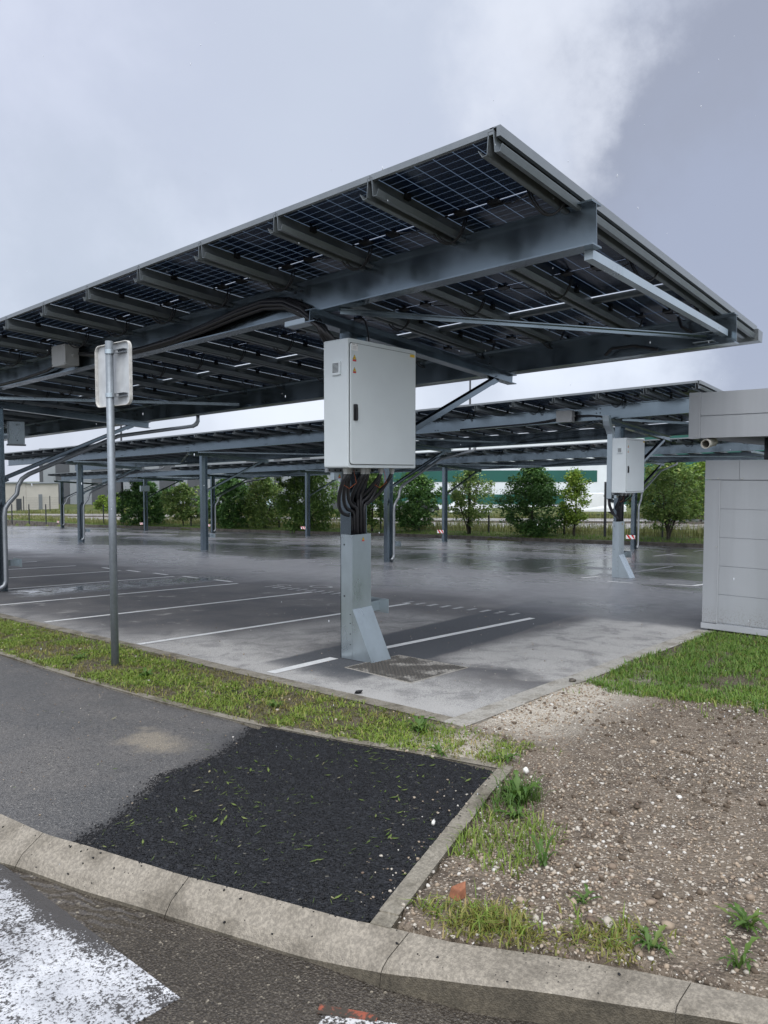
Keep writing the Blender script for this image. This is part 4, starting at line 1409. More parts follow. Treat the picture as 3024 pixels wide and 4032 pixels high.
# plate boxes clamped on posts
def post_box(label, U, V, h, w, hh, d):
    z = gz(U, V) + h
    root = thing('terminal_box', label, 'junction box', (U, V, z), 'junction boxes on the steelwork')
    mb = MB(); mb.box((U - w / 2, V - .10 - d, z - hh / 2), (U + w / 2, V - .082, z + hh / 2))
    b = mb.build('housing', MAT['sheet'], root)
    mb = MB()
    for a in (-.35, .35):
        mb.tube([(U, V - .104 - d, z + a * hh), (U, V - .098 - d, z + a * hh)], .012, 8)
    mb.build('screw', MAT['bolt'], b)
    mb = MB(); mb.box((U - w / 2 - .02, V - .105 - d, z - hh / 2 - .04), (U + w / 2 + .02, V - .082, z - hh / 2 - .004))
    mb.build('mounting_bracket', MAT['alu'], root)
    return root


post_box('galvanised box on the post at the left edge, under the nearest canopy', 0.40, 9.75, 3.18, .30, .44, .08)
post_box('small grey box on a far post before the dark trees', 25.0, 45.4, 3.15, .75, .40, .12)


# striped guard plates
def hazard(label, U, V, side, parent_u):
    """plate standing off the post; side -1 faces the camera (-u), +1 faces away"""
    z = lotz(U, V) + .56
    up = U + side * .36
    root = thing('guard_plate', label, 'guard plate', (U + side * .19, V, z), 'red and white striped guard plates on posts')
    mb = MB()
    W, H, t = .40, .165, .004
    mb.box((up - t / 2, V - W / 2 - .03, z - H / 2), (up + t / 2, V + W / 2 - .03, z + H / 2))
    pl = mb.build('plate', MAT['white'] if side < 0 else [MAT['sheet']], root)
    mb = MB()
    xs = up + side * (t / 2 + .0008)
    for k in (0, 1):
        a = V - .03 - W / 2 + .21 * k - .06
        q = [(a, -H / 2), (a + .10, -H / 2), (a + .10 + H * .8, H / 2), (a + H * .8, H / 2)]
        lo, hi = V - .03 - W / 2, V - .03 + W / 2
        q = [(min(max(y, lo), hi), zz_) for y, zz_ in q]
        if abs(q[0][0] - q[1][0]) + abs(q[2][0] - q[3][0]) < .01: continue
        mb.add([(xs, y, z + zz_) for y, zz_ in q], [(0, 1, 2, 3)])
    mb.build('red_stripe', MAT['red'], pl)
    mb = MB()
    a, b = sorted((U + side * .195, up - side * .002))
    for dv in (-.09, .06):
        mb.box((a, V + dv - .003, z - .055), (b, V + dv + .003, z + .055))
    mb.box((min(U + side * .190, U + side * .196), V - .10, z - .06), (max(U + side * .190, U + side * .196), V + .07, z + .06))
    mb.build('bracket', MAT['sheet'], root)
    mb = MB()
    for zz_ in (-.03, .03):
        mb.tube([(U + side * .19, V - .03, z + zz_), (U + side * .215, V - .03, z + zz_)], .012, 6)
    mb.build('bolt', MAT['bolt'], root)
    return root


for lab, U, V in (('striped guard plate on the far post right of the second cabinet', 25.1, 7.05), ('striped guard plate on the far post between two light green shrubs', 25.1, 17.1),
                  ('striped guard plate on the far post left of the large cabinet cables', 25.1, 27.4), ('striped guard plate half hidden behind a nearer middle canopy post', 25.1, 36.9),
                  ('striped guard plate on the far post carrying a small grey box', 25.1, 45.4), ('striped guard plate on the leftmost far post, before the black fence posts', 25.1, 58.9)):
    hazard(lab, U, V, -1, 0)
hazard('guard plate seen edge-on from behind beside the nearest cable cover', 0.045, 0.06, 1, 0)
hazard('guard plate with a red corner beside the post at the left edge', 0.05, 9.75, 1, 0)
hazard('guard plate seen from behind beside the second cable cover', 11.88, 2.05, 1, 0)
hazard('pale guard plate behind the middle canopy post that carries a downpipe', 11.95, 9.68, 1, 0)
hazard('guard plate behind the middle canopy post left of the large cabinet', 11.95, 19.5, 1, 0)
hazard('small guard plate behind the middle canopy post left of the sign pole', 11.95, 29.7, 1, 0)

# ------------------------------------------------------------------ road sign seen from behind
pu, pv = -2.055, 1.559
sg = thing('road_sign', 'square road sign seen from behind on a round grey pole in the grass verge', 'road sign', (pu, pv, gz(pu, pv)))
zg = gz(pu, pv)
mb = MB(); mb.tube([(pu, pv, zg - .1), (pu, pv, zg + 3.43)], .040, 20); mb.build('pole', MAT['pole'], sg, smooth=False)
for p in sg.children[0].data.polygons: p.use_smooth = len(p.vertices) == 4
mb = MB()
rr_plate(mb, 1.585, -1.985, zg + 3.09, .69, .655, .075, .0025, 'u')
plate = mb.build('sign_panel', MAT['sign_back'], sg)
mb = MB()                               # folded rim
pts = rounded_rect(.69, .655, .075, 7); pin = rounded_rect(.676, .641, .068, 7)
n = len(pts)
vs = [(-2.018, 1.585 + a, zg + 3.09 + b) for a, b in pts] + [(-1.984, 1.585 + a, zg + 3.09 + b) for a, b in pts] + [(-2.018, 1.585 + a, zg + 3.09 + b) for a, b in pin] + [(-1.986, 1.585 + a, zg + 3.09 + b) for a, b in pin]
fs = []
for i in range(n):
    j = (i + 1) % n
    fs += [(i, j, n + j, n + i), (2 * n + i, 3 * n + i, 3 * n + j, 2 * n + j), (i, 2 * n + i, 2 * n + j, j)]
mb.add(vs, fs); mb.build('rim', MAT['sign_edge'], plate)
for h in (3.32, 2.87):
    mb = MB()
    ring = [(pu + .046 * math.cos(a), pv + .046 * math.sin(a)) for a in np.linspace(0, 2 * math.pi, 20)]
    for i in range(19):
        (a, b), (c, d) = ring[i], ring[i + 1]
        mb.hexa([(a, b, zg + h - .022), (c, d, zg + h - .022), (c * .98 + pu * .02, d * .98 + pv * .02, zg + h - .022), (a * .98 + pu * .02, b * .98 + pv * .02, zg + h - .022),
                 (a, b, zg + h + .022), (c, d, zg + h + .022), (c * .98 + pu * .02, d * .98 + pv * .02, zg + h + .022), (a * .98 + pu * .02, b * .98 + pv * .02, zg + h + .022)])
    cl = mb.build('clamp', MAT['sheet'], sg)
    mb = MB()
    for dz in (-.017, .017):
        mb.box((-2.035, 1.33, zg + h + dz - .002), (-1.988, 1.50, zg + h + dz + .002))
    mb.box((-1.992, 1.33, zg + h - .017), (-1.988, 1.50, zg + h + .017))
    mb.box((-2.06, 1.485, zg + h - .02), (-2.03, 1.525, zg + h + .02))
    mb.build('bracket', MAT['alu'], cl)

# ------------------------------------------------------------------ steel chamber cover
cvr = thing('chamber_cover', 'square raised-pattern steel chamber cover in the asphalt before the nearest post', 'floor plate', P(-.02, -.78, 0))


def cover_mat():
    m = M('dusty_pattern_steel')
    n = m.noise(3.0, 4, 0.6); f = m.noise(40, 3)
    c = m.mix(m.mr(n, 0.47, 0.62), (0.085, 0.078, 0.068), (0.30, 0.285, 0.26))
    c = m.mix(m.mr(f, 0.5, 0.7, 0, 0.4), c, (0.05, 0.045, 0.04))
    return m.done(m.bsdf(c, 0.55, 0.25, 0.4))


cm = cover_mat()
mb = MB()
A, B, Cq, D = (-.44, -.30), (.44, -.30), (.42, -1.25), (-.52, -1.24)
top_ = [(a, b, gz(a, b) + .006) for a, b in (A, B, Cq, D)]
mb.add(top_ + [(x, y, z - .02) for x, y, z in top_], [(0, 1, 2, 3), (0, 4, 5, 1), (1, 5, 6, 2), (2, 6, 7, 3), (3, 7, 4, 0)])
N_ = 17
for i in range(N_):
    for j in range(N_):
        s_, t_ = (i + .5) / N_, (j + .5) / N_
        p = Vector(A).lerp(Vector(B), s_).lerp(Vector(D).lerp(Vector(Cq), s_), t_)
        z = gz(p.x, p.y) + .006
        r = .019
        mb.add([(p.x - r, p.y, z), (p.x, p.y - r, z), (p.x + r, p.y, z), (p.x, p.y + r, z), (p.x - r * .4, p.y, z + .007), (p.x, p.y - r * .4, z + .007), (p.x + r * .4, p.y, z + .007), (p.x, p.y + r * .4, z + .007)],
               [(4, 5, 6, 7), (0, 1, 5, 4), (1, 2, 6, 5), (2, 3, 7, 6), (3, 0, 4, 7)])
mb.build('pattern_plate', cm, cvr)
mb = MB()
q = [A, B, Cq, D]
cen = Vector((-.02, -.78))
for i in range(4):
    a, b = Vector(q[i]), Vector(q[(i + 1) % 4])
    ao, bo = cen + (a - cen) * 1.03, cen + (b - cen) * 1.03
    a, b = cen + (a - cen) * 1.008, cen + (b - cen) * 1.008
    mb.hexa([(p.x, p.y, gz(p.x, p.y) - .03) for p in (a, b, bo, ao)] + [(p.x, p.y, gz(p.x, p.y) + .007) for p in (a, b, bo, ao)])
mb.build('frame', MAT['pale_kerb'], cvr)

# ------------------------------------------------------------------ grey clad utility building on the right
ku = 4.72
kk = thing('utility_building', 'small grey clad utility building with an open gap below its roof band', 'utility building', P(ku, -2.33, 0))
zk = gz(4.72, -2.33)
mb = MB()
rows = [.075, .44, .81, 1.19, 1.57, 1.935, 2.13]
for i in range(5):
    mb.box((ku, -2.515 - 9.0, zk + .145 + .397 * i), (ku + .08, -2.515, zk + .145 + .397 * i + .391))
mb.box((ku + .012, -11.5, zk + .12), (ku + .09, -2.5, zk + 2.12))
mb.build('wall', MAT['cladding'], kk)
mb = MB()
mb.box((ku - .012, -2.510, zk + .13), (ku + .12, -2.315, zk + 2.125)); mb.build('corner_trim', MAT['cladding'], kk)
mb = MB(); mb.box((ku - .018, -2.522, zk + .13), (ku - .0125, -2.508, zk + 2.125)); mb.build('trim_edge', MAT['cladding_light'], kk)
mb = MB()
for a, b in ((-2.315, -2.76), (-2.764, -4.2), (-4.204, -11.4)):
    mb.box((ku - .010, b, zk + 2.132), (ku + .12, a, zk + 2.40))
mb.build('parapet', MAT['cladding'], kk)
mb = MB(); mb.box((ku - .03, -11.5, zk + .045), (ku + .10, -2.305, zk + .120)); mb.build('base_rail', MAT['cladding_light'], kk)
mb = MB()
for (v, h) in ((-2.49, 2.15), (-2.80, 2.15), (-2.49, .16), (-2.49, 1.2)):
    mb.tube([(ku - .022, v, zk + h), (ku - .010, v, zk + h)], .012, 8)
mb.build('screw', MAT['grey_plastic'], kk)
mb = MB(); mb.box((ku + .10, -11.4, zk + .0), (8.4, -2.36, zk + 2.30)); mb.build('core', MAT['dark_clad'], kk)
uf = 4.40
mb = MB()
mb.box((uf, -11.4, zk + 2.70), (uf + .10, -2.335, zk + 2.990)); mb.box((uf + .0, -11.4, zk + 3.002), (uf + .10, -2.335, zk + 3.312)); mb.box((uf + .02, -11.4, zk + 2.71), (8.3, -2.20, zk + 3.29))
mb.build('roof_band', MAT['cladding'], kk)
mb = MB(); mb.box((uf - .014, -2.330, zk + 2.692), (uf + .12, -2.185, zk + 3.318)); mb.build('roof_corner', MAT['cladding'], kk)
mb = MB(); mb.box((uf - .020, -2.338, zk + 2.70), (uf - .0145, -2.322, zk + 3.31)); mb.build('trim_edge', MAT['cladding_light'], kk)
mb = MB()
for h in (2.73, 3.27): mb.tube([(uf - .024, -2.29, zk + h), (uf - .012, -2.29, zk + h)], .010, 8)
mb.build('screw', MAT['grey_plastic'], kk)
mb = MB()
for v in (-3.02, -6.5): mb.tube([(5.2, v, zk + 2.2), (5.2, v, zk + 2.75)], .075, 16)
mb.build('column', MAT['dark_clad'], kk, smooth=True)
mb = MB()                               # open-ended rain spout
for rr in (.062, .052):
    mb.tube([(4.36, -2.42, zk + 2.615), (4.75, -2.40, zk + 2.66)], rr, 18, caps=False)
ring = []
mb.add([(4.36, -2.42 + r_ * math.cos(a), zk + 2.615 + r_ * math.sin(a)) for r_ in (.062, .052) for a in np.linspace(0, 2 * math.pi, 18, endpoint=False)],
       [(i, (i + 1) % 18, 18 + (i + 1) % 18, 18 + i) for i in range(18)])
mb.tube([(4.70, -2.40, zk + 2.60), (4.70, -2.40, zk + 2.78)], .05, 12)
mb.build('spout', MAT['pvc'], kk, smooth=True)

# ------------------------------------------------------------------ trees
def tree(name, label, u, v, H, W, leaf, n_leaf, size, stems=1, crown0=.12, clump=70, top_bias=0.5, spread=1.0, z=None, droop=.2, airy=False, narrow=0.0):
    z = farz(v) if z is None else z
    root = thing(name, label, 'tree' if H > 2.6 else 'bush', (u, v, z), {'bush': 'bushes beyond the road', 'background_tree': 'trees against the green wall'}.get(name, 'trees and shrubs along the far kerb'))
    rs = np.random.default_rng(int(abs(u * 131 + v * 977)) % 99991)
    W *= 1.18; n_leaf = int(n_leaf * 1.35); size *= .9
    mb = MB()
    tips = []
    for s in range(stems):
        a = 2 * math.pi * (s + rs.random() * .6) / stems
        lean = (0.03 if stems == 1 else .16 + .22 * rs.random()) * spread
        rad = (.075 if stems == 1 else .038) * (H / 3.7)
        pts = []
        for i in range(7):
            t = i / 6
            pts.append((u + math.cos(a) * lean * H * t ** 1.1 * .8 + .05 * math.sin(3 * t + s) + (.10 * math.cos(a) if stems > 1 else 0) * t,
                        v + math.sin(a) * lean * H * t ** 1.1 * .8 + .05 * math.cos(4 * t + s), z - .05 + t * H * (.93 if stems == 1 else .80 + .1 * rs.random())))
        mb.tube(pts, [rad * (1 - .88 * i / 6) + .004 for i in range(7)], 6)
        for b in range(9 if not airy else 7):
            t = .12 + .80 * rs.random()
            k = min(int(t * 6), 5)
            p = Vector(pts[k]).lerp(Vector(pts[k + 1]), t * 6 - k)
            aa = rs.random() * 2 * math.pi
            L = W * .5 * (1.05 - abs(t - .4)) * (.5 + .5 * rs.random())
            q = p + Vector((math.cos(aa) * L, math.sin(aa) * L, L * (.35 + .4 * rs.random())))
            mid = p.lerp(q, .5) + Vector((0, 0, .08 * L))
            mb.tube([p, mid, q], [.016, .010, .004], 5)
            tips += [q, mid]
    mb.build('trunk', MAT['bark'], root)
    # foliage: leaf clumps through the crown's volume
    K = max(14, n_leaf // clump)
    cl = []
    lobes = [(rs.random() * 2 * math.pi, .25 + .65 * rs.random(), .75 + .5 * rs.random()) for _ in range(7)]
    while len(cl) < K:
        t = rs.random()
        h = crown0 + (1 - crown0) * t
        prof = math.sin(math.pi * min(1, max(0.02, (t * .92 + .10))) ** (.85 if top_bias < .6 else 1.1)) ** .75
        prof *= (1 - narrow * t)
        a = rs.random() * 2 * math.pi
        r = (rs.random() ** .45)
        bul = 1 + .22 * sum(math.exp(-((math.atan2(math.sin(a - la), math.cos(a - la))) ** 2) / .25 - (t - lt) ** 2 / .04) * lk for la, lt, lk in lobes) - .12
        rr = W * .5 * prof * r * bul
        cl.append((u + rr * math.cos(a), v + rr * math.sin(a), z + H * h, .5 + .8 * rs.random()))
    for q in tips[: K // 3]:
        cl.append((q.x, q.y, q.z, .6))
    cl = np.array(cl)
    idx = rs.integers(0, len(cl), n_leaf)
    c = cl[idx, :3]
    sp = (.17 if not airy else .13) * (H / 3.7) * cl[idx, 3:4]
    pos = c + rs.normal(0, 1, (n_leaf, 3)) * sp * np.array([1, 1, .8])
    pos[:, 2] = np.maximum(pos[:, 2], z + .05)
    d = rs.normal(0, 1, (n_leaf, 3)); d[:, 2] = d[:, 2] * .5 - droop
    d /= np.linalg.norm(d, axis=1, keepdims=True)
    s_ = np.cross(d, rs.normal(0, 1, (n_leaf, 3))); s_ /= np.linalg.norm(s_, axis=1, keepdims=True)
    L = size * (.6 + .8 * rs.random((n_leaf, 1)))
    wd = L * (.26 if size > .11 or not airy else .16)
    v0 = pos; v1 = pos + d * L * .5 + s_ * wd; v2 = pos + d * L; v3 = pos + d * L * .5 - s_ * wd
    verts = np.stack([v0, v1, v2, v3], 1).reshape(-1, 3)
    f = np.arange(n_leaf * 4).reshape(-1, 4)
    np_mesh('crown', verts, f, MAT[leaf], root)
    return root


tree('hornbeam_tree', 'dense dark tree left of the airy willow, right of the sign pole', 30.24, 54.18, 4.0, 5.0, 'leaf_dark', 9000, .26, 2, .06)
tree('willow_tree', 'airy willow with thin visible stems between two dark dense trees', 30.58, 48.48, 3.5, 3.9, 'leaf_willow', 4200, .24, 6, .18, 40, airy=True)
tree('hornbeam_tree', 'broad dark tree filling the gap right of the middle canopy post', 30.22, 41.4, 3.9, 4.4, 'leaf_dark', 9500, .25, 2, .02)
tree('willow_tree', 'lighter narrow willow right beside the broad dark tree', 30.62, 38.0, 4.1, 2.9, 'leaf_willow', 5200, .22, 3, .05, 50)
tree('willow_tree', 'dense willow left of the cable bundle, behind a far post', 29.9, 32.4, 4.4, 4.1, 'leaf_mid', 9500, .23, 4, .0, droop=.6)
tree('hornbeam_tree', 'narrow green tree partly hidden behind the cable bundle', 30.86, 27.2, 4.0, 2.2, 'leaf_mid', 4200, .21, 1, .14)
tree('hornbeam_tree', 'rounded dark green tree just right of the downpipe post', 32.0, 24.6, 3.95, 3.1, 'leaf_dark', 8500, .19, 3, .10, top_bias=.4)
tree('willow_tree', 'sparse yellow green shrub with bare stems before the dark lamp mast', 31.25, 19.8, 3.9, 2.9, 'leaf_willow', 3600, .17, 6, .22, 36, airy=True)
tree('hornbeam_tree', 'full dark green tree with feathery edges before the green warehouse band', 31.0, 15.3, 4.0, 3.5, 'leaf_dark', 11000, .17, 1, .04, narrow=.25)
tree('young_tree', 'small bright green young tree on a thin trunk left of the second cabinet', 31.79, 13.1, 3.55, 1.75, 'leaf_bright', 3400, .16, 1, .22, 60, narrow=.35)
tree('willow_tree', 'wide many-stemmed willow right of the second cabinet', 31.46, 7.86, 4.0, 3.8, 'leaf_willow', 6800, .18, 9, .27, 45, airy=True, droop=.4)
for lab, u, v, H, W in (('round bright bush beyond the road, right of the first far post', 41.2, 78.0, 2.3, 3.0), ('small bush beyond the road, left of the first far post', 42.0, 83.0, 2.0, 1.7), ('low bush beyond the road near the hall corner', 44.5, 74.0, 2.0, 2.6)):
    tree('bush', lab, u, v, H, W, 'leaf_bright', 2200, .28, 3, .05)
tree('background_tree', 'tall bushy tree against the green wall, behind the many-stemmed willow', 50.0, 14.2, 4.6, 5.0, 'leaf_mid', 6000, .26, 2, .1)
tree('background_tree', 'pale thin tree by the green wall beyond the road', 47.0, 11.2, 4.2, 3.0, 'leaf_bright', 2600, .24, 2, .2)


# ------------------------------------------------------------------ fences, masts
def fence(label, pts, H, mat, step=2.5, mesh=True):
    pts = resample(pts, step)
    p0 = pts[0]
    root = thing('mesh_fence', label, 'fence', (p0[0], p0[1], farz(p0[1])))
    for (u, v) in pts:
        mb = MB(); z = farz(v)
        mb.box((u - .04, v - .04, z - .05), (u + .04, v + .04, z + H)); mb.build('post', MAT[mat], root)
    if mesh:
        mb = MB()
        for i in range(len(pts) - 1):
            a, b = Vector(pts[i]), Vector(pts[i + 1])
            za, zb = farz(a.y), farz(b.y)
            n = int((b - a).length / .10)
            for k in range(1, n):
                p = a.lerp(b, k / n); z = za + (zb - za) * k / n
                mb.box((p.x - .0025, p.y - .0025, z + .03), (p.x + .0025, p.y + .0025, z + H * .94))
            for k in range(7):
                h = .05 + (H * .9 - .05) * k / 6
                mb.bar((a.x, a.y, za + h), (b.x, b.y, zb + h), .006, .006)
        mb.build('wire_mesh', MAT['dark_post'], root)
    return root


fence('low black mesh fence behind the tree row', [(33.2, 2.0), (32.7, 8.6), (32.7, 14.2), (32.6, 19.2), (32.8, 24.8), (32.2, 31), (31.6, 37.4), (30.6, 47.4)], 1.28, 'dark_post', 3.0)
fence('black fence posts standing along the verge at the left', [(29.9, 60.49), (27.62, 63.77), (26.53, 65.04), (25.48, 66.26), (24.41, 67.49), (22.5, 70)], 1.85, 'dark_post', 1.62, False)
fence('taller black fence beyond the road before the beige building', [(26, 90), (31, 87.5), (36.5, 85.5), (39.5, 83), (42.5, 80), (46, 73), (50, 65)], 2.0, 'dark_post', 2.6)
for lab, u, v, H, r in (('dark lamp mast behind the sparse yellow green shrub', 31.3, 19.75, 9.6, .10), ('dark lamp mast left of the first dark tree', 29.99, 57.2, 11.6, .13)):
    z = farz(v)
    root = thing('lamp_mast', lab, 'lamp mast', (u, v, z), 'lamp masts behind the far kerb')
    mb = MB(); mb.tube([(u, v, z - .05), (u, v, z + H * .5), (u, v, z + H)], [r, r * .75, r * .5], 10); mb.build('mast', MAT['dark_post'], root, smooth=True)
    mb = MB(); mb.box((u - .8, v - .12, z + H - .02), (u + .1, v + .12, z + H + .08)); mb.build('lantern', MAT['grey_plastic'], root)
tag(MB().box((31.73, 11.29, farz(11.3)), (31.83, 11.39, farz(11.3) + 2.95)).build('post', MAT['dark_post']), 'tall dark post behind the small bright young tree, left of the second cabinet', 'post')

# ------------------------------------------------------------------ road and buildings beyond
nr = [(41, -20), (39.5, 5), (39.0, 11.9), (37.3, 22.8), (36.6, 40), (36.2, 55), (33.0, 66), (29.5, 71.4), (20, 84)]
fr = [(47, -20), (45.8, 5), (45, 14.2), (42.6, 26.3), (41.5, 42), (40.6, 58), (37.5, 68), (31.8, 76), (23, 89)]
f2 = [(53, -20), (51.8, 5), (50.6, 16.4), (48.0, 29.8), (46.2, 45), (45.0, 61), (41.5, 72), (34.2, 80.5), (26, 93)]


def band(name, a, b, dz, mat):
    mb = MB(); n = len(a)
    vs = [(u, v, farz(v) + dz) for u, v in a] + [(u, v, farz(v) + dz) for u, v in b]
    mb.add(vs, [(i, i + 1, n + i + 1, n + i) for i in range(n - 1)])
    return tag(mb.build(name, mat), kind='structure')


band('far_road', nr, fr, .004, MAT['far_road'])
band('far_pavement', [(u + .3, v + .1) for u, v in fr], f2, .06, MAT['far_road'])
edge = MB()
for i in range(len(fr) - 1):
    (a, b), (c, d) = fr[i], fr[i + 1]
    edge.hexa([(a, b, farz(b) - .05), (a + .3, b + .1, farz(b) - .05), (c + .3, d + .1, farz(d) - .05), (c, d, farz(d) - .05), (a, b, farz(b) + .14), (a + .3, b + .1, farz(b) + .14), (c + .3, d + .1, farz(d) + .14), (c, d, farz(d) + .14)])
tag(edge.build('far_road_kerb', MAT['far_kerb']), kind='structure')

# green and white warehouse on the right: facade along its own line
wh = thing('warehouse', 'large warehouse with white and dark green horizontal cladding bands', 'warehouse', (83.5, 35.8, -1.85))


def facade(mb, p, q, z0, z1, off=0.0, depth=.3):
    p, q = Vector(p), Vector(q)
    t = (q - p).normalized(); n = Vector((t.y, -t.x))
    if n.dot(Vector((CAM.x, CAM.y)) - p) < 0: n = -n
    a, b = p + n * off, q + n * off
    a2, b2 = p - n * depth, q - n * depth
    mb.hexa([(a.x, a.y, z0), (b.x, b.y, z0), (b2.x, b2.y, z0), (a2.x, a2.y, z0), (a.x, a.y, z1), (b.x, b.y, z1), (b2.x, b2.y, z1), (a2.x, a2.y, z1)])


W0, W1, W2 = (64.0, 58.3), (87.4, 31.3), (110.0, 5.0)
mb = MB(); facade(mb, W0, W1, -3.5, 6.5, 0, 20); mb.build('white_wall', MAT['white_clad'], wh)
mb = MB(); facade(mb, (64.0, 58.3), (83.5, 35.8), .98, 2.45, .05, .02); mb.build('green_band', MAT['green_clad'], wh)
mb = MB(); facade(mb, (64.0, 58.3), (87.4, 31.3), -1.85, -.61, .05, .02); mb.build('green_band', MAT['green_clad'], wh)
mb = MB(); facade(mb, W1, W2, -3.5, 7.5, .3, 20); mb.build('green_wall', MAT['green_clad'], wh)
# grey striped hall on the left
hall = thing('striped_hall', 'long grey hall with vertical charcoal stripes behind the left trees', 'hall', (52, 88, -2.7))
H0, H1 = (47.65, 112.6), (66.0, 61.0)
mb = MB(); facade(mb, H0, H1, -3.2, 6.0, 0, 25); facade(mb, H1, (80.0, 52.0), -3.2, 6.0, 0, 6); mb.build('wall', MAT['grey_clad'], hall)
mb = MB()
pp, qq = Vector(H0), Vector(H1)
for a, b in ((0.0, .012), (.06, .11), (.19, .29), (.33, .37), (.42, .47), (.51, .56), (.69, .73), (.77, .79), (.85, .87), (.93, .945), (.975, .985)):
    mb = MB(); facade(mb, pp.lerp(qq, a), pp.lerp(qq, b), -3.2, 5.9, .08, .02); mb.build('stripe', MAT['dark_clad'], hall)
bg = thing('office_building', 'low beige flat-roofed building with a grey door at the left', 'building', (41, 93, -2.7))
mb = MB(); facade(mb, (28.8, 91.6), (36.86, 92.93), -3.3, .78, 0, 3); facade(mb, (36.9, 92.93), (41.5, 93.67), -3.3, .70, 0, 3); mb.build('wall', MAT['beige'], bg)
mb = MB(); facade(mb, (28.8, 91.5), (36.86, 92.85), .78, .92, .12, 3); facade(mb, (36.9, 92.85), (41.55, 93.6), .70, .84, .12, 3); mb.build('roof_edge', MAT['grey_clad'], bg)
mb = MB(); facade(mb, (35.5, 92.71), (36.2, 92.82), -2.9, -1.2, .05, .02); mb.build('door', MAT['dark_clad'], bg)
mb = MB(); facade(mb, (38.6, 93.20), (39.1, 93.28), -2.9, -.7, .05, .02); mb.build('door', MAT['grey_clad'], bg)

# ------------------------------------------------------------------ parked cars beyond the road
def car(label, u, v, ang, mat, kind='car', L=4.2):
    z = farz(v) + .06
    root = thing('parked_' + kind, label, kind, (u, v, z), 'vehicles parked beyond the road')
    c, s = math.cos(ang), math.sin(ang)
    T = lambda x, y, h: (u + x * c - y * s, v + x * s + y * c, z + h)
    if kind == 'car':
        prof = [(-.5, .25), (.5, .25), (.5, .55), (.47, .68), (.27, .80), (.08, 1.32), (-.02, 1.42), (-.25, 1.42), (-.42, .98), (-.49, .86), (-.5, .55)]
        gl = [(.235, .84), (.075, 1.30), (-.02, 1.37), (-.24, 1.37), (-.385, .96)]
    else:
        prof = [(-.5, .3), (.5, .3), (.5, .75), (.46, .95), (.36, 1.05), (.22, 1.75), (.15, 1.95), (-.5, 1.95)]
        gl = [(.345, 1.08), (.215, 1.72), (.06, 1.72), (.06, 1.08)]
    n = len(prof); hw = .86
    mb = MB()
    secs = []
    for y, k in ((-hw, .97), (-hw * .93, 1.0), (hw * .93, 1.0), (hw, .97)):
        secs += [T(x * L * k, y * (1 if h < .9 else .88), .25 + (h - .25) * (k if h > .9 else 1)) for x, h in prof]
    fs = []
    for r_ in range(3):
        fs += [(r_ * n + i, r_ * n + (i + 1) % n, (r_ + 1) * n + (i + 1) % n, (r_ + 1) * n + i) for i in range(n)]
    fs += [tuple(range(n - 1, -1, -1)), tuple(range(3 * n, 4 * n))]
    mb.add(secs, fs); mb.build('body', MAT[mat], root)
    mb = MB()
    for y in (-hw * .885 - .004, hw * .885 + .004):
        mb.add([T(x * L, y, h) for x, h in gl], [tuple(range(len(gl)))])
    mb.build('window', MAT['glass'], root)
    for x in (-.31, .31):
        for y in (-.80, .80):
            mb = MB(); mb.tube([T(x * L, y - .09, .31), T(x * L, y + .09, .31)], .31, 14); w = mb.build('wheel', MAT['black'], root)
            mb = MB(); mb.tube([T(x * L, y - .095, .31), T(x * L, y + .095, .31)], .18, 10); mb.build('rim', MAT['alu'], w)
    return root


car('pale blue hatchback seen between the willows beyond the road', 62.5, 73.6, R(-40), 'car_blue')
car('white car left of the pale blue hatchback', 60.2, 76.0, R(-42), 'car_white')
car('pale blue van behind the two cars between the willows', 66.5, 75.2, R(-40), 'car_blue', 'van', 4.9)
car('dark car beyond the road, right of the rounded dark tree', 58.5, 44.9, R(-45), 'car_dark')
car('white car beyond the road behind the sparse shrub', 54.8, 35.8, R(-45), 'car_white')
car('white van beyond the road between the young tree and the second cabinet', 57.0, 23.7, R(-55), 'car_white', 'van', 5.2)


# ------------------------------------------------------------------ grass, weeds, stones, litter
def blades(name, us, vs, hmin, hmax, w, mat, hfun, lean=.5):
    n = len(us)
    base = np.stack([us, vs, SU * us + SV * vs + hfun(us, vs) - .005], 1)
    a = RNG.random(n) * 2 * np.pi
    hh = (hmin + (hmax - hmin) * RNG.random(n) ** 1.6)[:, None]
    d = np.stack([np.cos(a), np.sin(a), np.zeros(n)], 1)
    s = np.stack([-np.sin(a), np.cos(a), np.zeros(n)], 1) * (w * (.6 + .8 * RNG.random(n)))[:, None]
    ln = (lean * (.3 + RNG.random(n)))[:, None]
    up = np.array([0, 0, 1.0])
    v0 = base - s; v1 = base + s
    m1 = base + up * hh * .6 + d * hh * ln * .35
    v2 = m1 + s * .75; v3 = m1 - s * .75
    tip = base + up * hh * (1.0 - .25 * ln) + d * hh * ln
    verts = np.stack([v0, v1, v2, v3, tip], 1).reshape(-1, 3)
    i = np.arange(n)[:, None] * 5
    f = np.concatenate([i + np.array([[0, 1, 2]]), i + np.array([[0, 2, 3]]), i + np.array([[3, 2, 4]])], 0)
    return tag(np_mesh(name, verts, f, mat), kind='stuff')


def fbm(u, v, s, k):
    return np.array([mnoise.noise(Vector((a * s, b * s, k))) for a, b in zip(u, v)])


def scatter(n, box, dens):
    u = RNG.uniform(box[0], box[1], n); v = RNG.uniform(box[2], box[3], n)
    p = dens(u, v)
    k = (RNG.random(n) < p) & soil_ok(u, v)
    return u[k], v[k]


def clusters(u, v, k, sd):
    n = len(u)
    uu = np.repeat(u, k) + RNG.normal(0, sd, n * k); vv = np.repeat(v, k) + RNG.normal(0, sd, n * k)
    m = soil_ok(uu, vv)
    return uu[m], vv[m]


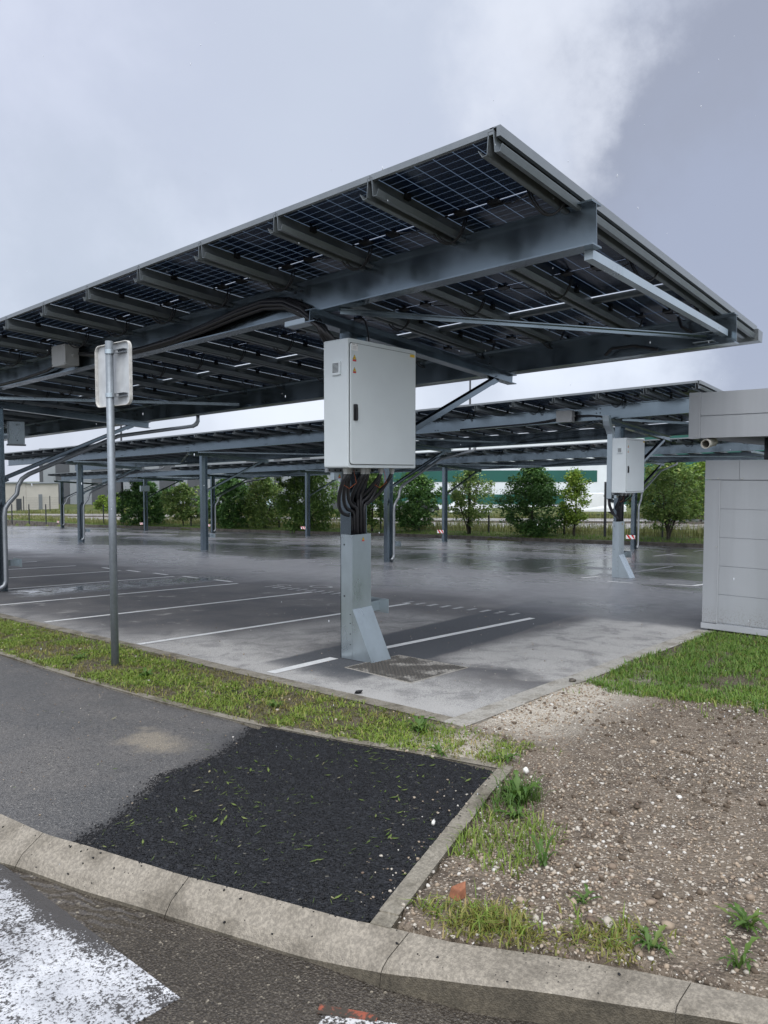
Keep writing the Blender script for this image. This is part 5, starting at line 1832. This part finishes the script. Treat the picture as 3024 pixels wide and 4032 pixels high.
# verge strip on the left
def d_verge(u, v):
    f = fbm(u, v, 1.6, 3) + .5 * fbm(u, v, 5, 9)
    edge = np.clip((-1.42 - u) / .25, 0, 1)
    return np.clip(.60 + f * 2.0, 0.03, 1) * (u > np.interp(-v, [-a[1] for a in EDGE_TOP], [a[0] for a in EDGE_TOP]) + .05) * (v > -3.1) * (.25 + .75 * edge)


uu, vv = scatter(24000, (-2.56, -1.40, -3.1, 10), d_verge)
g_uu, g_vv = clusters(uu, vv, 4, .022)
blades('grass', g_uu, g_vv, .012, .055, .0042, MAT['grass'], soil_h, 1.5)['label'] = 'short patchy grass on the verge between path and car park'
uu, vv = scatter(7000, (-2.56, -1.40, -3.1, 6), lambda u, v: np.clip(.25 - fbm(u, v, 1.6, 3) * .9, 0, .8))
g_uu, g_vv = clusters(uu, vv, 4, .025)
blades('grass', g_uu, g_vv, .015, .06, .003, MAT['dry_grass'], soil_h, 1.1)['label'] = 'yellowing grass on the verge'


# lawn on the right
def d_lawn(u, v):
    ins = inside(GRASS_R, u + .18 * fbm(u, v, 2.2, 4), v + .18 * fbm(u, v, 2.2, 8))
    bare = np.exp(-((u - 1.75) ** 2) / .10 - ((v + 3.55) ** 2) / .05) + .8 * np.exp(-((u - 1.05) ** 2) / .03 - ((v + 3.0) ** 2) / .03) + .9 * np.exp(-((u - 2.6) ** 2) / .1 - ((v + 2.6) ** 2) / .01)
    return ins * np.clip(.90 - bare * 1.4 + .95 * fbm(u, v, 3, 2), 0.05, 1)


uu, vv = scatter(26000, (.2, 4.72, -6.4, -2.48), d_lawn)
g_uu, g_vv = clusters(uu, vv, 3, .02)
blades('lawn', g_uu, g_vv, .025, .085, .0036, MAT['lawn'], soil_h, 1.0)['label'] = 'green lawn in front of the grey clad building'
uu, vv = scatter(5000, (.2, 4.72, -6.4, -2.48), lambda u, v: d_lawn(u, v) * np.clip(.4 + 1.5 * fbm(u, v, 2.5, 14), 0, 1))
g_uu, g_vv = clusters(uu, vv, 4, .03)
blades('lawn', g_uu, g_vv, .015, .075, .0034, MAT['dry_grass'], soil_h, 1.5)['label'] = 'yellow thatch in the lawn by the grey clad building'
# sparse tufts along lawn edge and by the kerb
tu = np.array([-1.95, -1.75, -1.6, -2.0]); tv = np.array([-3.1, -2.95, -2.5, -2.6])


def tuft_zone(n, box, mat, lab, hmin, hmax, sd, k, lean=.8, dens=lambda u, v: np.ones_like(u)):
    u, v = scatter(n, box, dens)
    a, b = clusters(u, v, k, sd)
    return blades('grass', a, b, hmin, hmax, .0035, MAT[mat], soil_h, lean).__setitem__('label', lab)


band_d = lambda u, v: np.clip(1.0 - np.abs(u - np.interp(-v, [-a for a in KB_V], KB_U) - .18) / .22, 0, 1) * (v < -3.83) * (v > -4.75) * np.clip(.30 + 2.2 * fbm(u, v, 4, 6), .02, 1)
tuft_zone(3600, (-4.0, -3.1, -4.8, -3.75), 'dry_grass', 'brownish grass in the corner behind the road kerb', .012, .06, .02, 4, 1.5, band_d)
tuft_zone(1800, (-4.0, -3.1, -4.9, -3.75), 'grass', 'green grass blades in the corner behind the road kerb', .02, .09, .02, 3, 1.2, band_d)
tuft_zone(420, (-2.9, -2.2, -3.75, -3.4), 'weed', 'green tuft beside the right path edging', .05, .17, .03, 5, .8,
          lambda u, v: np.exp(-((u + 2.35) ** 2) / .035 - ((v + 3.52) ** 2) / .010))
tuft_zone(260, (-3.2, -2.6, -4.0, -3.5), 'grass', 'thin grass along the right path edging', .02, .09, .03, 4, .9)
tuft_zone(500, (-2.3, -1.45, -3.3, -2.3), 'grass', 'straggling grass at the verge tip', .03, .09, .03, 4, .9, lambda u, v: np.clip(.1 + .8 * fbm(u, v, 3, 12), 0, .6))
tuft_zone(300, (-.2, .8, -5, -2.5), 'grass', 'scattered grass at the lawn edge', .03, .09, .025, 4, .9, lambda u, v: np.clip((u + .1) * .9, 0, .8))


# weeds
def weed(label, u, v, R_, n, mat='weed', upr=.35, w=.16, name='weed'):
    z = gz(u, v) + float(soil_h(np.array([u]), np.array([v]))[0])
    root = thing(name, label, 'weed', (u, v, z), 'weeds in the soil and verge')
    rs = np.random.default_rng(int(abs(u * 1000 + v * 7000)))
    vs, fs = [], []
    for k in range(int(n * 1.7)):
        a = 2 * math.pi * (k + .9 * rs.random()) / n
        L = R_ * .62 * (.45 + .75 * rs.random()); e = upr * (.25 + .9 * rs.random())
        d = np.array([math.cos(a), math.sin(a), 0]); s = np.array([-math.sin(a), math.cos(a), 0])
        o_ = np.array([rs.normal(0, .012), rs.normal(0, .012), 0])
        b0 = len(vs)
        m = 9
        bend = rs.normal(0, .22)
        for i in range(m + 1):
            t = i / m
            ww = L * w * .9 * math.sin(math.pi * min(1, .10 + t * .89)) ** .9 * (1.25 if i % 2 else .55) * (.8 + .4 * rs.random())
            c = o_ + d * L * t + np.array([0, 0, L * (e * math.sin(t * 2.3) + .04)])
            c = c + s * bend * L * t * t
            cup = ww * (.25 + .3 * rs.random())
            vs += [c - s * ww + np.array([0, 0, cup]), c, c + s * ww + np.array([0, 0, cup])]
        for i in range(m):
            o = b0 + i * 3
            fs += [(o, o + 1, o + 4, o + 3), (o + 1, o + 2, o + 5, o + 4)]
    np_mesh('leaf', np.array(vs) + np.array([u, v, z]), np.array(fs), MAT[mat], root)
    return root


weed('leafy weed clump on the verge tip behind the black patch', -1.72, -2.30, .20, 13, upr=.7)
weed('narrow-leaved weed on the path edging above the black patch', -2.03, -2.72, .18, 10, upr=.5, w=.09)
weed('small ragged weed at the sandy verge tip', -1.85, -3.12, .16, 9, upr=.4)
weed('bushy weed beside the right path edging', -2.42, -3.56, .22, 20, upr=.9, w=.11)
weed('second bushy weed just below the first beside the path edging', -2.62, -3.66, .15, 11, upr=.6)
weed('upright broad-leaved weed in the white stones', -3.0, -4.05, .15, 7, upr=1.3, w=.13)
weed('spreading plantain in the stony soil at the right', -2.93, -4.93, .19, 10, upr=.6, w=.10)
weed('plantain with long leaves right behind the road kerb', -3.33, -4.70, .15, 10, upr=.7, w=.11)
weed('tall plantain at the kerb, right of the other one', -3.22, -4.98, .15, 9, upr=1.0, w=.10)
weed('small plant among white stones left of the spreading plantain', -3.20, -4.35, .14, 7, upr=.5, w=.10)
weed('broad round-leaved weed in the verge left of the sign pole', -2.15, 2.15, .17, 8, upr=.5, w=.24)
weed('low weed in the verge right of the sign pole', -2.12, .85, .16, 10, upr=.5)
weed('low weed in the verge by the dark gravel', -2.0, -.95, .14, 10, upr=.5)
weed('weed at the edge of the lawn near the right', .45, -4.1, .12, 7, upr=1.0, w=.14)


# stones
ICO_V, ICO_F = None, None
bm = bmesh.new(); bmesh.ops.create_icosphere(bm, subdivisions=1, radius=1.0)
ICO_V = np.array([v.co[:] for v in bm.verts]); ICO_F = np.array([[v.index for v in f.verts] for f in bm.faces]); bm.free()


def stones(name, us, vs, rad, mat, hfun, sink=.3, flat=.65, label=None, kind='stuff'):
    n = len(us)
    k = len(ICO_V)
    rot = RNG.normal(0, 1, (n, 3, 3))
    q = np.linalg.qr(rot)[0]
    sc_ = rad[:, None] * (np.array([1, .8, flat]) * (.75 + .5 * RNG.random((n, 3))))
    jit = 1 + np.clip(RNG.normal(0, .26, (n, k, 1)), -.5, .45)
    v = ICO_V[None] * jit * sc_[:, None, :]
    yaw = RNG.random(n) * 2 * np.pi
    c, s = np.cos(yaw), np.sin(yaw)
    Rz = np.zeros((n, 3, 3)); Rz[:, 0, 0] = c; Rz[:, 0, 1] = -s; Rz[:, 1, 0] = s; Rz[:, 1, 1] = c; Rz[:, 2, 2] = 1
    v = np.einsum('nij,nkj->nki', Rz, v)
    base = np.stack([us, vs, SU * us + SV * vs + hfun(us, vs) + rad * flat * (1 - 2 * sink)], 1)
    verts = (v + base[:, None]).reshape(-1, 3)
    f = (np.arange(n)[:, None, None] * k + ICO_F[None]).reshape(-1, 3)
    o = np_mesh(name, verts, f, mat)
    tag(o, label, None, None, kind)
    return o


def d_st(u, v):
    base = .34 + .45 * fbm(u, v, 1.4, 21) + .25 * fbm(u, v, 4, 22)
    heavy = 1.1 * np.exp(-((u + 3.15) ** 2) / .10 - ((v + 4.25) ** 2) / .12) + .9 * np.exp(-((u + 2.75) ** 2) / .25 - ((v + 3.95) ** 2) / .10) + 1.0 * np.exp(-((u + .6) ** 2) / .7 - ((v + 2.75) ** 2) / .08)
    lawn = inside(GRASS_R, u, v) & (u > .9)
    return np.clip(base + heavy, .03, 1) * (v < -2.45) * np.where(lawn, .02, 1)


us_, vs_ = scatter(60000, (-3.95, 1.2, -6.4, -2.45), d_st)
rad = .0026 + .0105 * RNG.random(len(us_)) ** 3.2
stones('gravel', us_, vs_, rad, MAT['stone'], soil_h, .25, label='small chalk and flint gravel over the bare soil')
us_, vs_ = scatter(1900, (-3.95, .4, -6.0, -2.45), lambda u, v: np.clip(d_st(u, v) - .25, 0.02, 1) * .5)
rad = .009 + .017 * RNG.random(len(us_)) ** 2.6
stones('gravel', us_, vs_, rad, MAT['stone'], soil_h, .3, label='larger chalk lumps in the bare soil')
us_, vs_ = scatter(1500, (-2.55, -1.42, -3.1, 6), lambda u, v: .15 + .8 * np.exp(-((u + 1.9) ** 2) / .04 - ((v + .35) ** 2) / .20))
rad = .005 + .014 * RNG.random(len(us_)) ** 2.5
stones('gravel', us_, vs_, rad, MAT['stone'], soil_h, .3, label='pebbles lying in the verge grass')
us_, vs_ = scatter(900, (-2.4, -1.45, -1.2, .5), lambda u, v: np.exp(-((u + 1.9) ** 2) / .04 - ((v + .35) ** 2) / .12))
stones('asphalt_crumbs', us_, vs_, .006 + .012 * RNG.random(len(us_)) ** 2, MAT['tar_grain'], soil_h, .2, label='black asphalt crumbs spilt on the verge')
us_, vs_ = scatter(5200, (-3.9, 1.1, -6.4, -2.5), lambda u, v: (1 - .9 * np.exp(-((u + .4) ** 2) / .9 - ((v + 2.8) ** 2) / .12)) * np.clip(.25 + 1.1 * fbm(u, v, 1.1, 41) + .8 * fbm(u, v, 5, 42), 0, 1))
stones('soil_clods', us_, vs_, .005 + .017 * RNG.random(len(us_)) ** 3, plain('damp_soil_clod', (0.10, 0.076, 0.055), 0.85, 0, 0.3, 60, 0.25), soil_h, .3, .7, label='small clods of brown earth in the bare soil')
# grains over the black patch and across its ragged edge
n = 26000
pu_ = RNG.uniform(-4.4, -2.0, n); pv_ = RNG.uniform(-3.85, -1.2, n)
k = inside(patch_poly, pu_, pv_)
stones('asphalt_grains', pu_[k], pv_[k], .0035 + .0045 * RNG.random(k.sum()), MAT['tar_grain'], lambda u, v: np.full(len(u), .001), .35, .7, 'coarse tarry grains on the surface of the black patch')
n = 2600
t = RNG.random(n); seg = RNG.integers(0, len(PATCH_L) - 1, n)
a = np.array(PATCH_L)[seg]; b = np.array(PATCH_L)[seg + 1]
p = a + (b - a) * t[:, None]; off = np.abs(RNG.normal(0, .045, n))
p = p + off[:, None] * np.array([-.40, .92])
k = inside(path_poly, p[:, 0], p[:, 1])
stones('asphalt_crumbs', p[k, 0], p[k, 1], .0025 + .005 * RNG.random(k.sum()) ** 2, MAT['tar_grain'], lambda u, v: np.full(len(u), -.006), .25, .6, 'loose tarry grains along the ragged edge of the black patch')
# grit on kerb, path and car park
n = 700
gu = RNG.uniform(-4.6, -2.5, n); gv = RNG.uniform(-3.0, 3.0, n); k = inside(path_poly, gu, gv)
stones('grit', gu[k], gv[k], .002 + .005 * RNG.random(k.sum()) ** 3, MAT['stone'], lambda u, v: np.full(len(u), -.005), .2, label='grit scattered over the footpath')
n = 500
gu = RNG.uniform(-1.2, 5, n); gv = RNG.uniform(-2.2, 4, n)
stones('grit', gu, gv, .003 + .007 * RNG.random(n) ** 4, MAT['stone'], lambda u, v: np.full(len(u), .001), .2, label='grit scattered over the car park')
n = 90
gv = RNG.uniform(-4.8, -1.6, n); gu = np.array([kb(v) + (kf(v) - kb(v)) * random.random() for v in gv])
stones('grit', gu, gv, .002 + .006 * RNG.random(n) ** 3, MAT['tar_grain'], lambda u, v: np.array([kh(b) * min(1, max(0, (kb(b) - a) / (kb(b) - kf(b)))) + .004 for a, b in zip(u, v)]), .2, label='dark grit on the road kerb')
n = 160
gu = RNG.uniform(-3.9, -2.0, n); gv = -3.25 + (gu + 2.0) * .29 + np.abs(RNG.normal(0, .16, n)); k = inside(patch_poly, gu, gv)
stones('grit', gu[k], gv[k], .003 + .006 * RNG.random(k.sum()) ** 2, MAT['stone'], lambda u, v: np.full(len(u), .004), .2, label='pale grit along the right edge of the black patch')


def one_stone(name, label, cat, u, v, r, mat, h=0.0, flat=.7):
    o = stones(name, np.array([u]), np.array([v]), np.array([r]), MAT[mat], lambda a, b: np.array([h]), .12, flat, label, None)
    del_k = [k for k in ('kind',) if k in o]
    for k_ in del_k: del o[k_]
    o['category'] = cat
    return o


mb = MB()
bx, by = -3.50, -3.90
bz = gz(bx, by) + .004
q = [(-.042, -.024), (.008, -.036), (.046, -.010), (.024, .030), (-.034, .026)]
mb.add([(bx + a, by + b, bz) for a, b in q] + [(bx + a * .82 + .006, by + b * .8, bz + .030 + .009 * (i % 3)) for i, (a, b) in enumerate(q)],
       [(4, 3, 2, 1, 0), (5, 6, 7), (5, 7, 8), (5, 8, 9)] + [(i, (i + 1) % 5, 5 + (i + 1) % 5, 5 + i) for i in range(5)])
tag(mb.build('brick_shard', MAT['brick']), 'orange broken brick shard in the grass behind the road kerb', 'brick shard')
one_stone('stone', 'single white stone lying on the black patch near its right edge', 'stone', -2.99, -3.38, .020, 'chalk', .004, .8)
one_stone('stone', 'grey flint lump on the car park edge behind the verge', 'stone', -1.17, -1.15, .026, 'tar_grain', .002, .8)
one_stone('stone', 'pale angular stone on the soil just past the edging corner', 'stone', -1.98, -3.36, .030, 'chalk', .012, .7)
one_stone('stone', 'largest white chalk lump in the middle of the bare soil', 'stone', -1.75, -4.25, .024, 'chalk', .008, .6)
one_stone('stone', 'broken grey concrete chip on the pale right-hand kerb', 'stone', .52, -2.43, .040, 'far_kerb', .016, .5)

# cut grass and leaves on the black patch, the path and the road kerb
n = 2600
lu = RNG.uniform(-4.4, -2.0, n); lv = RNG.uniform(-3.8, -1.2, n); k = inside(patch_poly, lu, lv) & (RNG.random(n) < np.clip(.45 + .9 * fbm(lu, lv, 2.2, 31), .05, 1)); lu, lv = lu[k], lv[k]
e_ = RNG.uniform(-4.6, -2.5, 60); f_ = RNG.uniform(-2.4, 1.5, 60); kk2 = inside(path_poly, e_, f_)
lu = np.concatenate([lu, e_[kk2]]); lv = np.concatenate([lv, f_[kk2]])
n = len(lu)
a = RNG.random(n) * 2 * np.pi; L = .006 + .026 * RNG.random(n) ** 2.6; wd = L * np.where(RNG.random(n) < .4, .26, .07)
d = np.stack([np.cos(a), np.sin(a), .15 * RNG.normal(0, 1, n)], 1) * L[:, None]; s = np.stack([-np.sin(a), np.cos(a), np.zeros(n)], 1) * wd[:, None]
base = np.stack([lu, lv, SU * lu + SV * lv + .012], 1)
verts = np.stack([base - d, base + s - d * .1, base + d + np.array([0, 0, .004]), base - s + d * .1], 1).reshape(-1, 3)
tag(np_mesh('leaf_litter', verts, np.arange(n * 4).reshape(-1, 4), leafy('cut_grass_litter', (0.07, 0.12, 0.02), (0.22, 0.28, 0.08), (0.40, 0.36, 0.22))), 'cut grass and leaf scraps strewn on the black patch', None, None, 'stuff')

# wild grass beyond the far kerb
def far_blades(name, n, ufun, v0, v1, hmin, hmax, w, mat, lab, lean=.4):
    v = RNG.uniform(v0, v1, n); u = ufun(v, n)
    z = np.array([farz(b) for b in v])
    o = blades(name, u, v, hmin, hmax, w, mat, lambda a, b: z - (SU * a + SV * b), lean)
    o['label'] = lab
    return o


fku = np.vectorize(farku)
far_blades('tall_grass', 15000, lambda v, n: fku(v) + 3.6 + 4.6 * RNG.random(n), 0, 62, .15, .75, .016, MAT['tall_grass'], 'tall wild grass behind the low fence')
far_blades('tall_grass', 5000, lambda v, n: fku(v) + 1.0 + 4.0 * RNG.random(n), 55, 80, .10, .45, .02, MAT['tall_grass'], 'wild grass strip at the far left')
far_blades('grass', 14000, lambda v, n: fku(v) + .2 + 3.4 * RNG.random(n), 0, 75, .03, .14, .012, MAT['lawn'], 'mown grass strip behind the far kerb')
far_blades('tall_grass', 7000, lambda v, n: np.interp(v, [a[1] for a in f2], [a[0] for a in f2]) + 3.0 * RNG.random(n), 2, 85, .15, .7, .03, MAT['tall_grass'], 'rough grass beyond the road')

# ------------------------------------------------------------------ falling rain
n = 190
dr = RNG.uniform(1.8, 9.0, n)
ax_ = RNG.uniform(-.62, .62, n); ay_ = RNG.uniform(-.55, .62, n)
fw = np.array([math.cos(CAM_AZ), math.sin(CAM_AZ), 0]); rt = np.array([math.sin(CAM_AZ), -math.cos(CAM_AZ), 0])
base = np.array(CAM)[None] + fw[None] * dr[:, None] + rt[None] * (ax_ * dr)[:, None]
base[:, 2] = CAM.z + ay_ * dr
base = base[base[:, 2] > .5]
n = len(base)
r = (.0008 + .0009 * RNG.random(n))
vv_ = ICO_V[None] * (r[:, None] * np.array([1, 1, 3.2]))[:, None, :] + base[:, None]
m = M('rain_water')
wsh = m.bsdf((0.85, 0.88, 0.92), 0.15, 0, 0.5)
tb = m.node('ShaderNodeBsdfTranslucent'); tb.inputs[0].default_value = (.85, .88, .92, 1)
mx = m.node('ShaderNodeMixShader'); mx.inputs[0].default_value = .5
m.put(mx.inputs[1], wsh); m.put(mx.inputs[2], tb.outputs[0])
tag(np_mesh('rain', vv_.reshape(-1, 3), (np.arange(n)[:, None, None] * len(ICO_V) + ICO_F[None]).reshape(-1, 3), m.done(mx.outputs[0]), smooth=True), 'falling rain drops', None, None, 'stuff')

# ------------------------------------------------------------------ sky and light
world = bpy.data.worlds.new('World')
sc.world = world
world.use_nodes = True
nt = world.node_tree
nt.nodes.clear()
W = M.__new__(M); W.nt = nt
out = nt.nodes.new('ShaderNodeOutputWorld'); bgn = nt.nodes.new('ShaderNodeBackground')
sky = nt.nodes.new('ShaderNodeTexSky'); sky.sky_type = 'NISHITA'; sky.sun_disc = False
SUN_EL, SUN_ROT = R(52), R(235)
sky.sun_elevation = SUN_EL; sky.sun_rotation = SUN_ROT; sky.air_density = 1.0; sky.dust_density = 2.0
tc = nt.nodes.new('ShaderNodeTexCoord').outputs['Generated']


def cam_dir(x, y):
    f = 1610.0
    a, b = (x - 829.5) / f, (y - 1106.0) / f
    fwd = Vector((math.cos(CAM_AZ), math.sin(CAM_AZ), 0)); right = Vector((math.sin(CAM_AZ), -math.cos(CAM_AZ), 0)); up = Vector((0, 0, 1))
    p_ = CAM_PITCH
    d = right * a + (fwd * math.cos(p_) - up * math.sin(p_)) - (fwd * math.sin(p_) + up * math.cos(p_)) * b
    return d.normalized()


n1 = W.noise(2.2, 6, .55, tc, .3); n2 = W.noise(6.0, 5, .55, tc, .2)
warp = nt.nodes.new('ShaderNodeVectorMath'); warp.operation = 'ADD'
nz = nt.nodes.new('ShaderNodeTexNoise'); nt.links.new(tc, nz.inputs['Vector']); nz.inputs['Scale'].default_value = 4.5; nz.inputs['Detail'].default_value = 7; nz.inputs['Roughness'].default_value = .6
sub = nt.nodes.new('ShaderNodeVectorMath'); sub.operation = 'SUBTRACT'; nt.links.new(nz.outputs['Color'], sub.inputs[0]); sub.inputs[1].default_value = (.5, .5, .5)
scl = nt.nodes.new('ShaderNodeVectorMath'); scl.operation = 'SCALE'; nt.links.new(sub.outputs[0], scl.inputs[0]); scl.inputs['Scale'].default_value = .34
nt.links.new(tc, warp.inputs[0]); nt.links.new(scl.outputs[0], warp.inputs[1])


def blob(x, y, r_in, r_out):
    d = nt.nodes.new('ShaderNodeVectorMath'); d.operation = 'DISTANCE'
    nt.links.new(warp.outputs[0], d.inputs[0]); d.inputs[1].default_value = tuple(cam_dir(x, y))
    return W.mr(d.outputs['Value'], r_in, r_out, 1, 0)


cloud = W.mix(W.mr(n1, .40, .62), (3.42, 3.74, 4.46), (4.50, 4.80, 5.52))
cloud = W.mix(W.mul(W.mr(n2, .42, .66), .45), cloud, (3.30, 3.60, 4.32))
for (x, y, a, b, c, k) in ((1690, 300, .15, .31, (1.95, 2.13, 2.70), .95), (1850, 640, .20, .33, (2.25, 2.5, 3.25), .9), (100, 520, .02, .22, (2.76, 3.12, 3.72), .65), (330, 640, .0, .18, (3.00, 3.36, 3.96), .6),
                          (60, 60, .0, .3, (3.30, 3.54, 4.44), .5), (930, 330, .0, .16, (3.24, 3.54, 4.32), .5), (1180, 130, .02, .13, (4.64, 4.86, 5.40), .7), (1230, 320, .0, .08, (4.54, 4.75, 5.29), .55), (1250, 800, .0, .16, (5.28, 5.64, 6.36), .6), (600, 960, .0, .3, (5.52, 5.88, 6.60), .7)):
    cloud = W.mix(W.mul(blob(x, y, a, b), k), cloud, c)
# thicker, brighter cloud overhead and behind the camera
sx, sy, sz = W.xyz(tc)
cloud = W.mix(W.mr(sz, .55, .95, 0, .6), cloud, (12.5, 12.8, 13.4))
back = nt.nodes.new('ShaderNodeVectorMath'); back.operation = 'DOT_PRODUCT'; nt.links.new(tc, back.inputs[0])
back.inputs[1].default_value = (-math.cos(CAM_AZ), -math.sin(CAM_AZ), 0)
cloud = W.mix(W.mr(back.outputs['Value'], .1, .9, 0, .65), cloud, (10.2, 10.6, 11.3))
ground_half = W.mr(sz, -.06, 0.0, 0, 1)
colr = W.mix(.93, sky.outputs[0], cloud)
nt.links.new(colr, bgn.inputs['Color'])
bgn.inputs['Strength'].default_value = 0.1
nt.links.new(bgn.outputs[0], out.inputs['Surface'])

sl = bpy.data.lights.new('sun', 'SUN')
sl.energy = 1.1; sl.angle = R(40); sl.color = (1.0, .985, .965)
so = bpy.data.objects.new('sun', sl); COL.objects.link(so)
az = SUN_ROT
sd = Vector((math.sin(az) * math.cos(SUN_EL), math.cos(az) * math.cos(SUN_EL), math.sin(SUN_EL)))
so.rotation_euler = sd.to_track_quat('Z', 'Y').to_euler()
so.location = (0, 0, 30)

# ------------------------------------------------------------------ camera and render settings
cd = bpy.data.cameras.new('camera')
cd.sensor_fit = 'VERTICAL'; cd.sensor_height = 24.0; cd.lens = 24.0 * 1610.0 / 2212.0
cd.clip_start = 0.05; cd.clip_end = 3000
co = bpy.data.objects.new('camera', cd); COL.objects.link(co)
co.location = CAM
fwd = Vector((math.cos(CAM_AZ) * math.cos(CAM_PITCH), math.sin(CAM_AZ) * math.cos(CAM_PITCH), -math.sin(CAM_PITCH)))
co.rotation_euler = fwd.to_track_quat('-Z', 'Y').to_euler()
sc.camera = co
sc.view_settings.view_transform = 'Standard'; sc.view_settings.look = 'None'; sc.view_settings.gamma = 1.0
sc.view_settings.exposure = 0.85
sc.render.engine = 'CYCLES'
sc.cycles.use_denoising = True
sc.cycles.max_bounces = 8; sc.cycles.transparent_max_bounces = 16
sc.cycles.caustics_reflective = False; sc.cycles.caustics_refractive = False
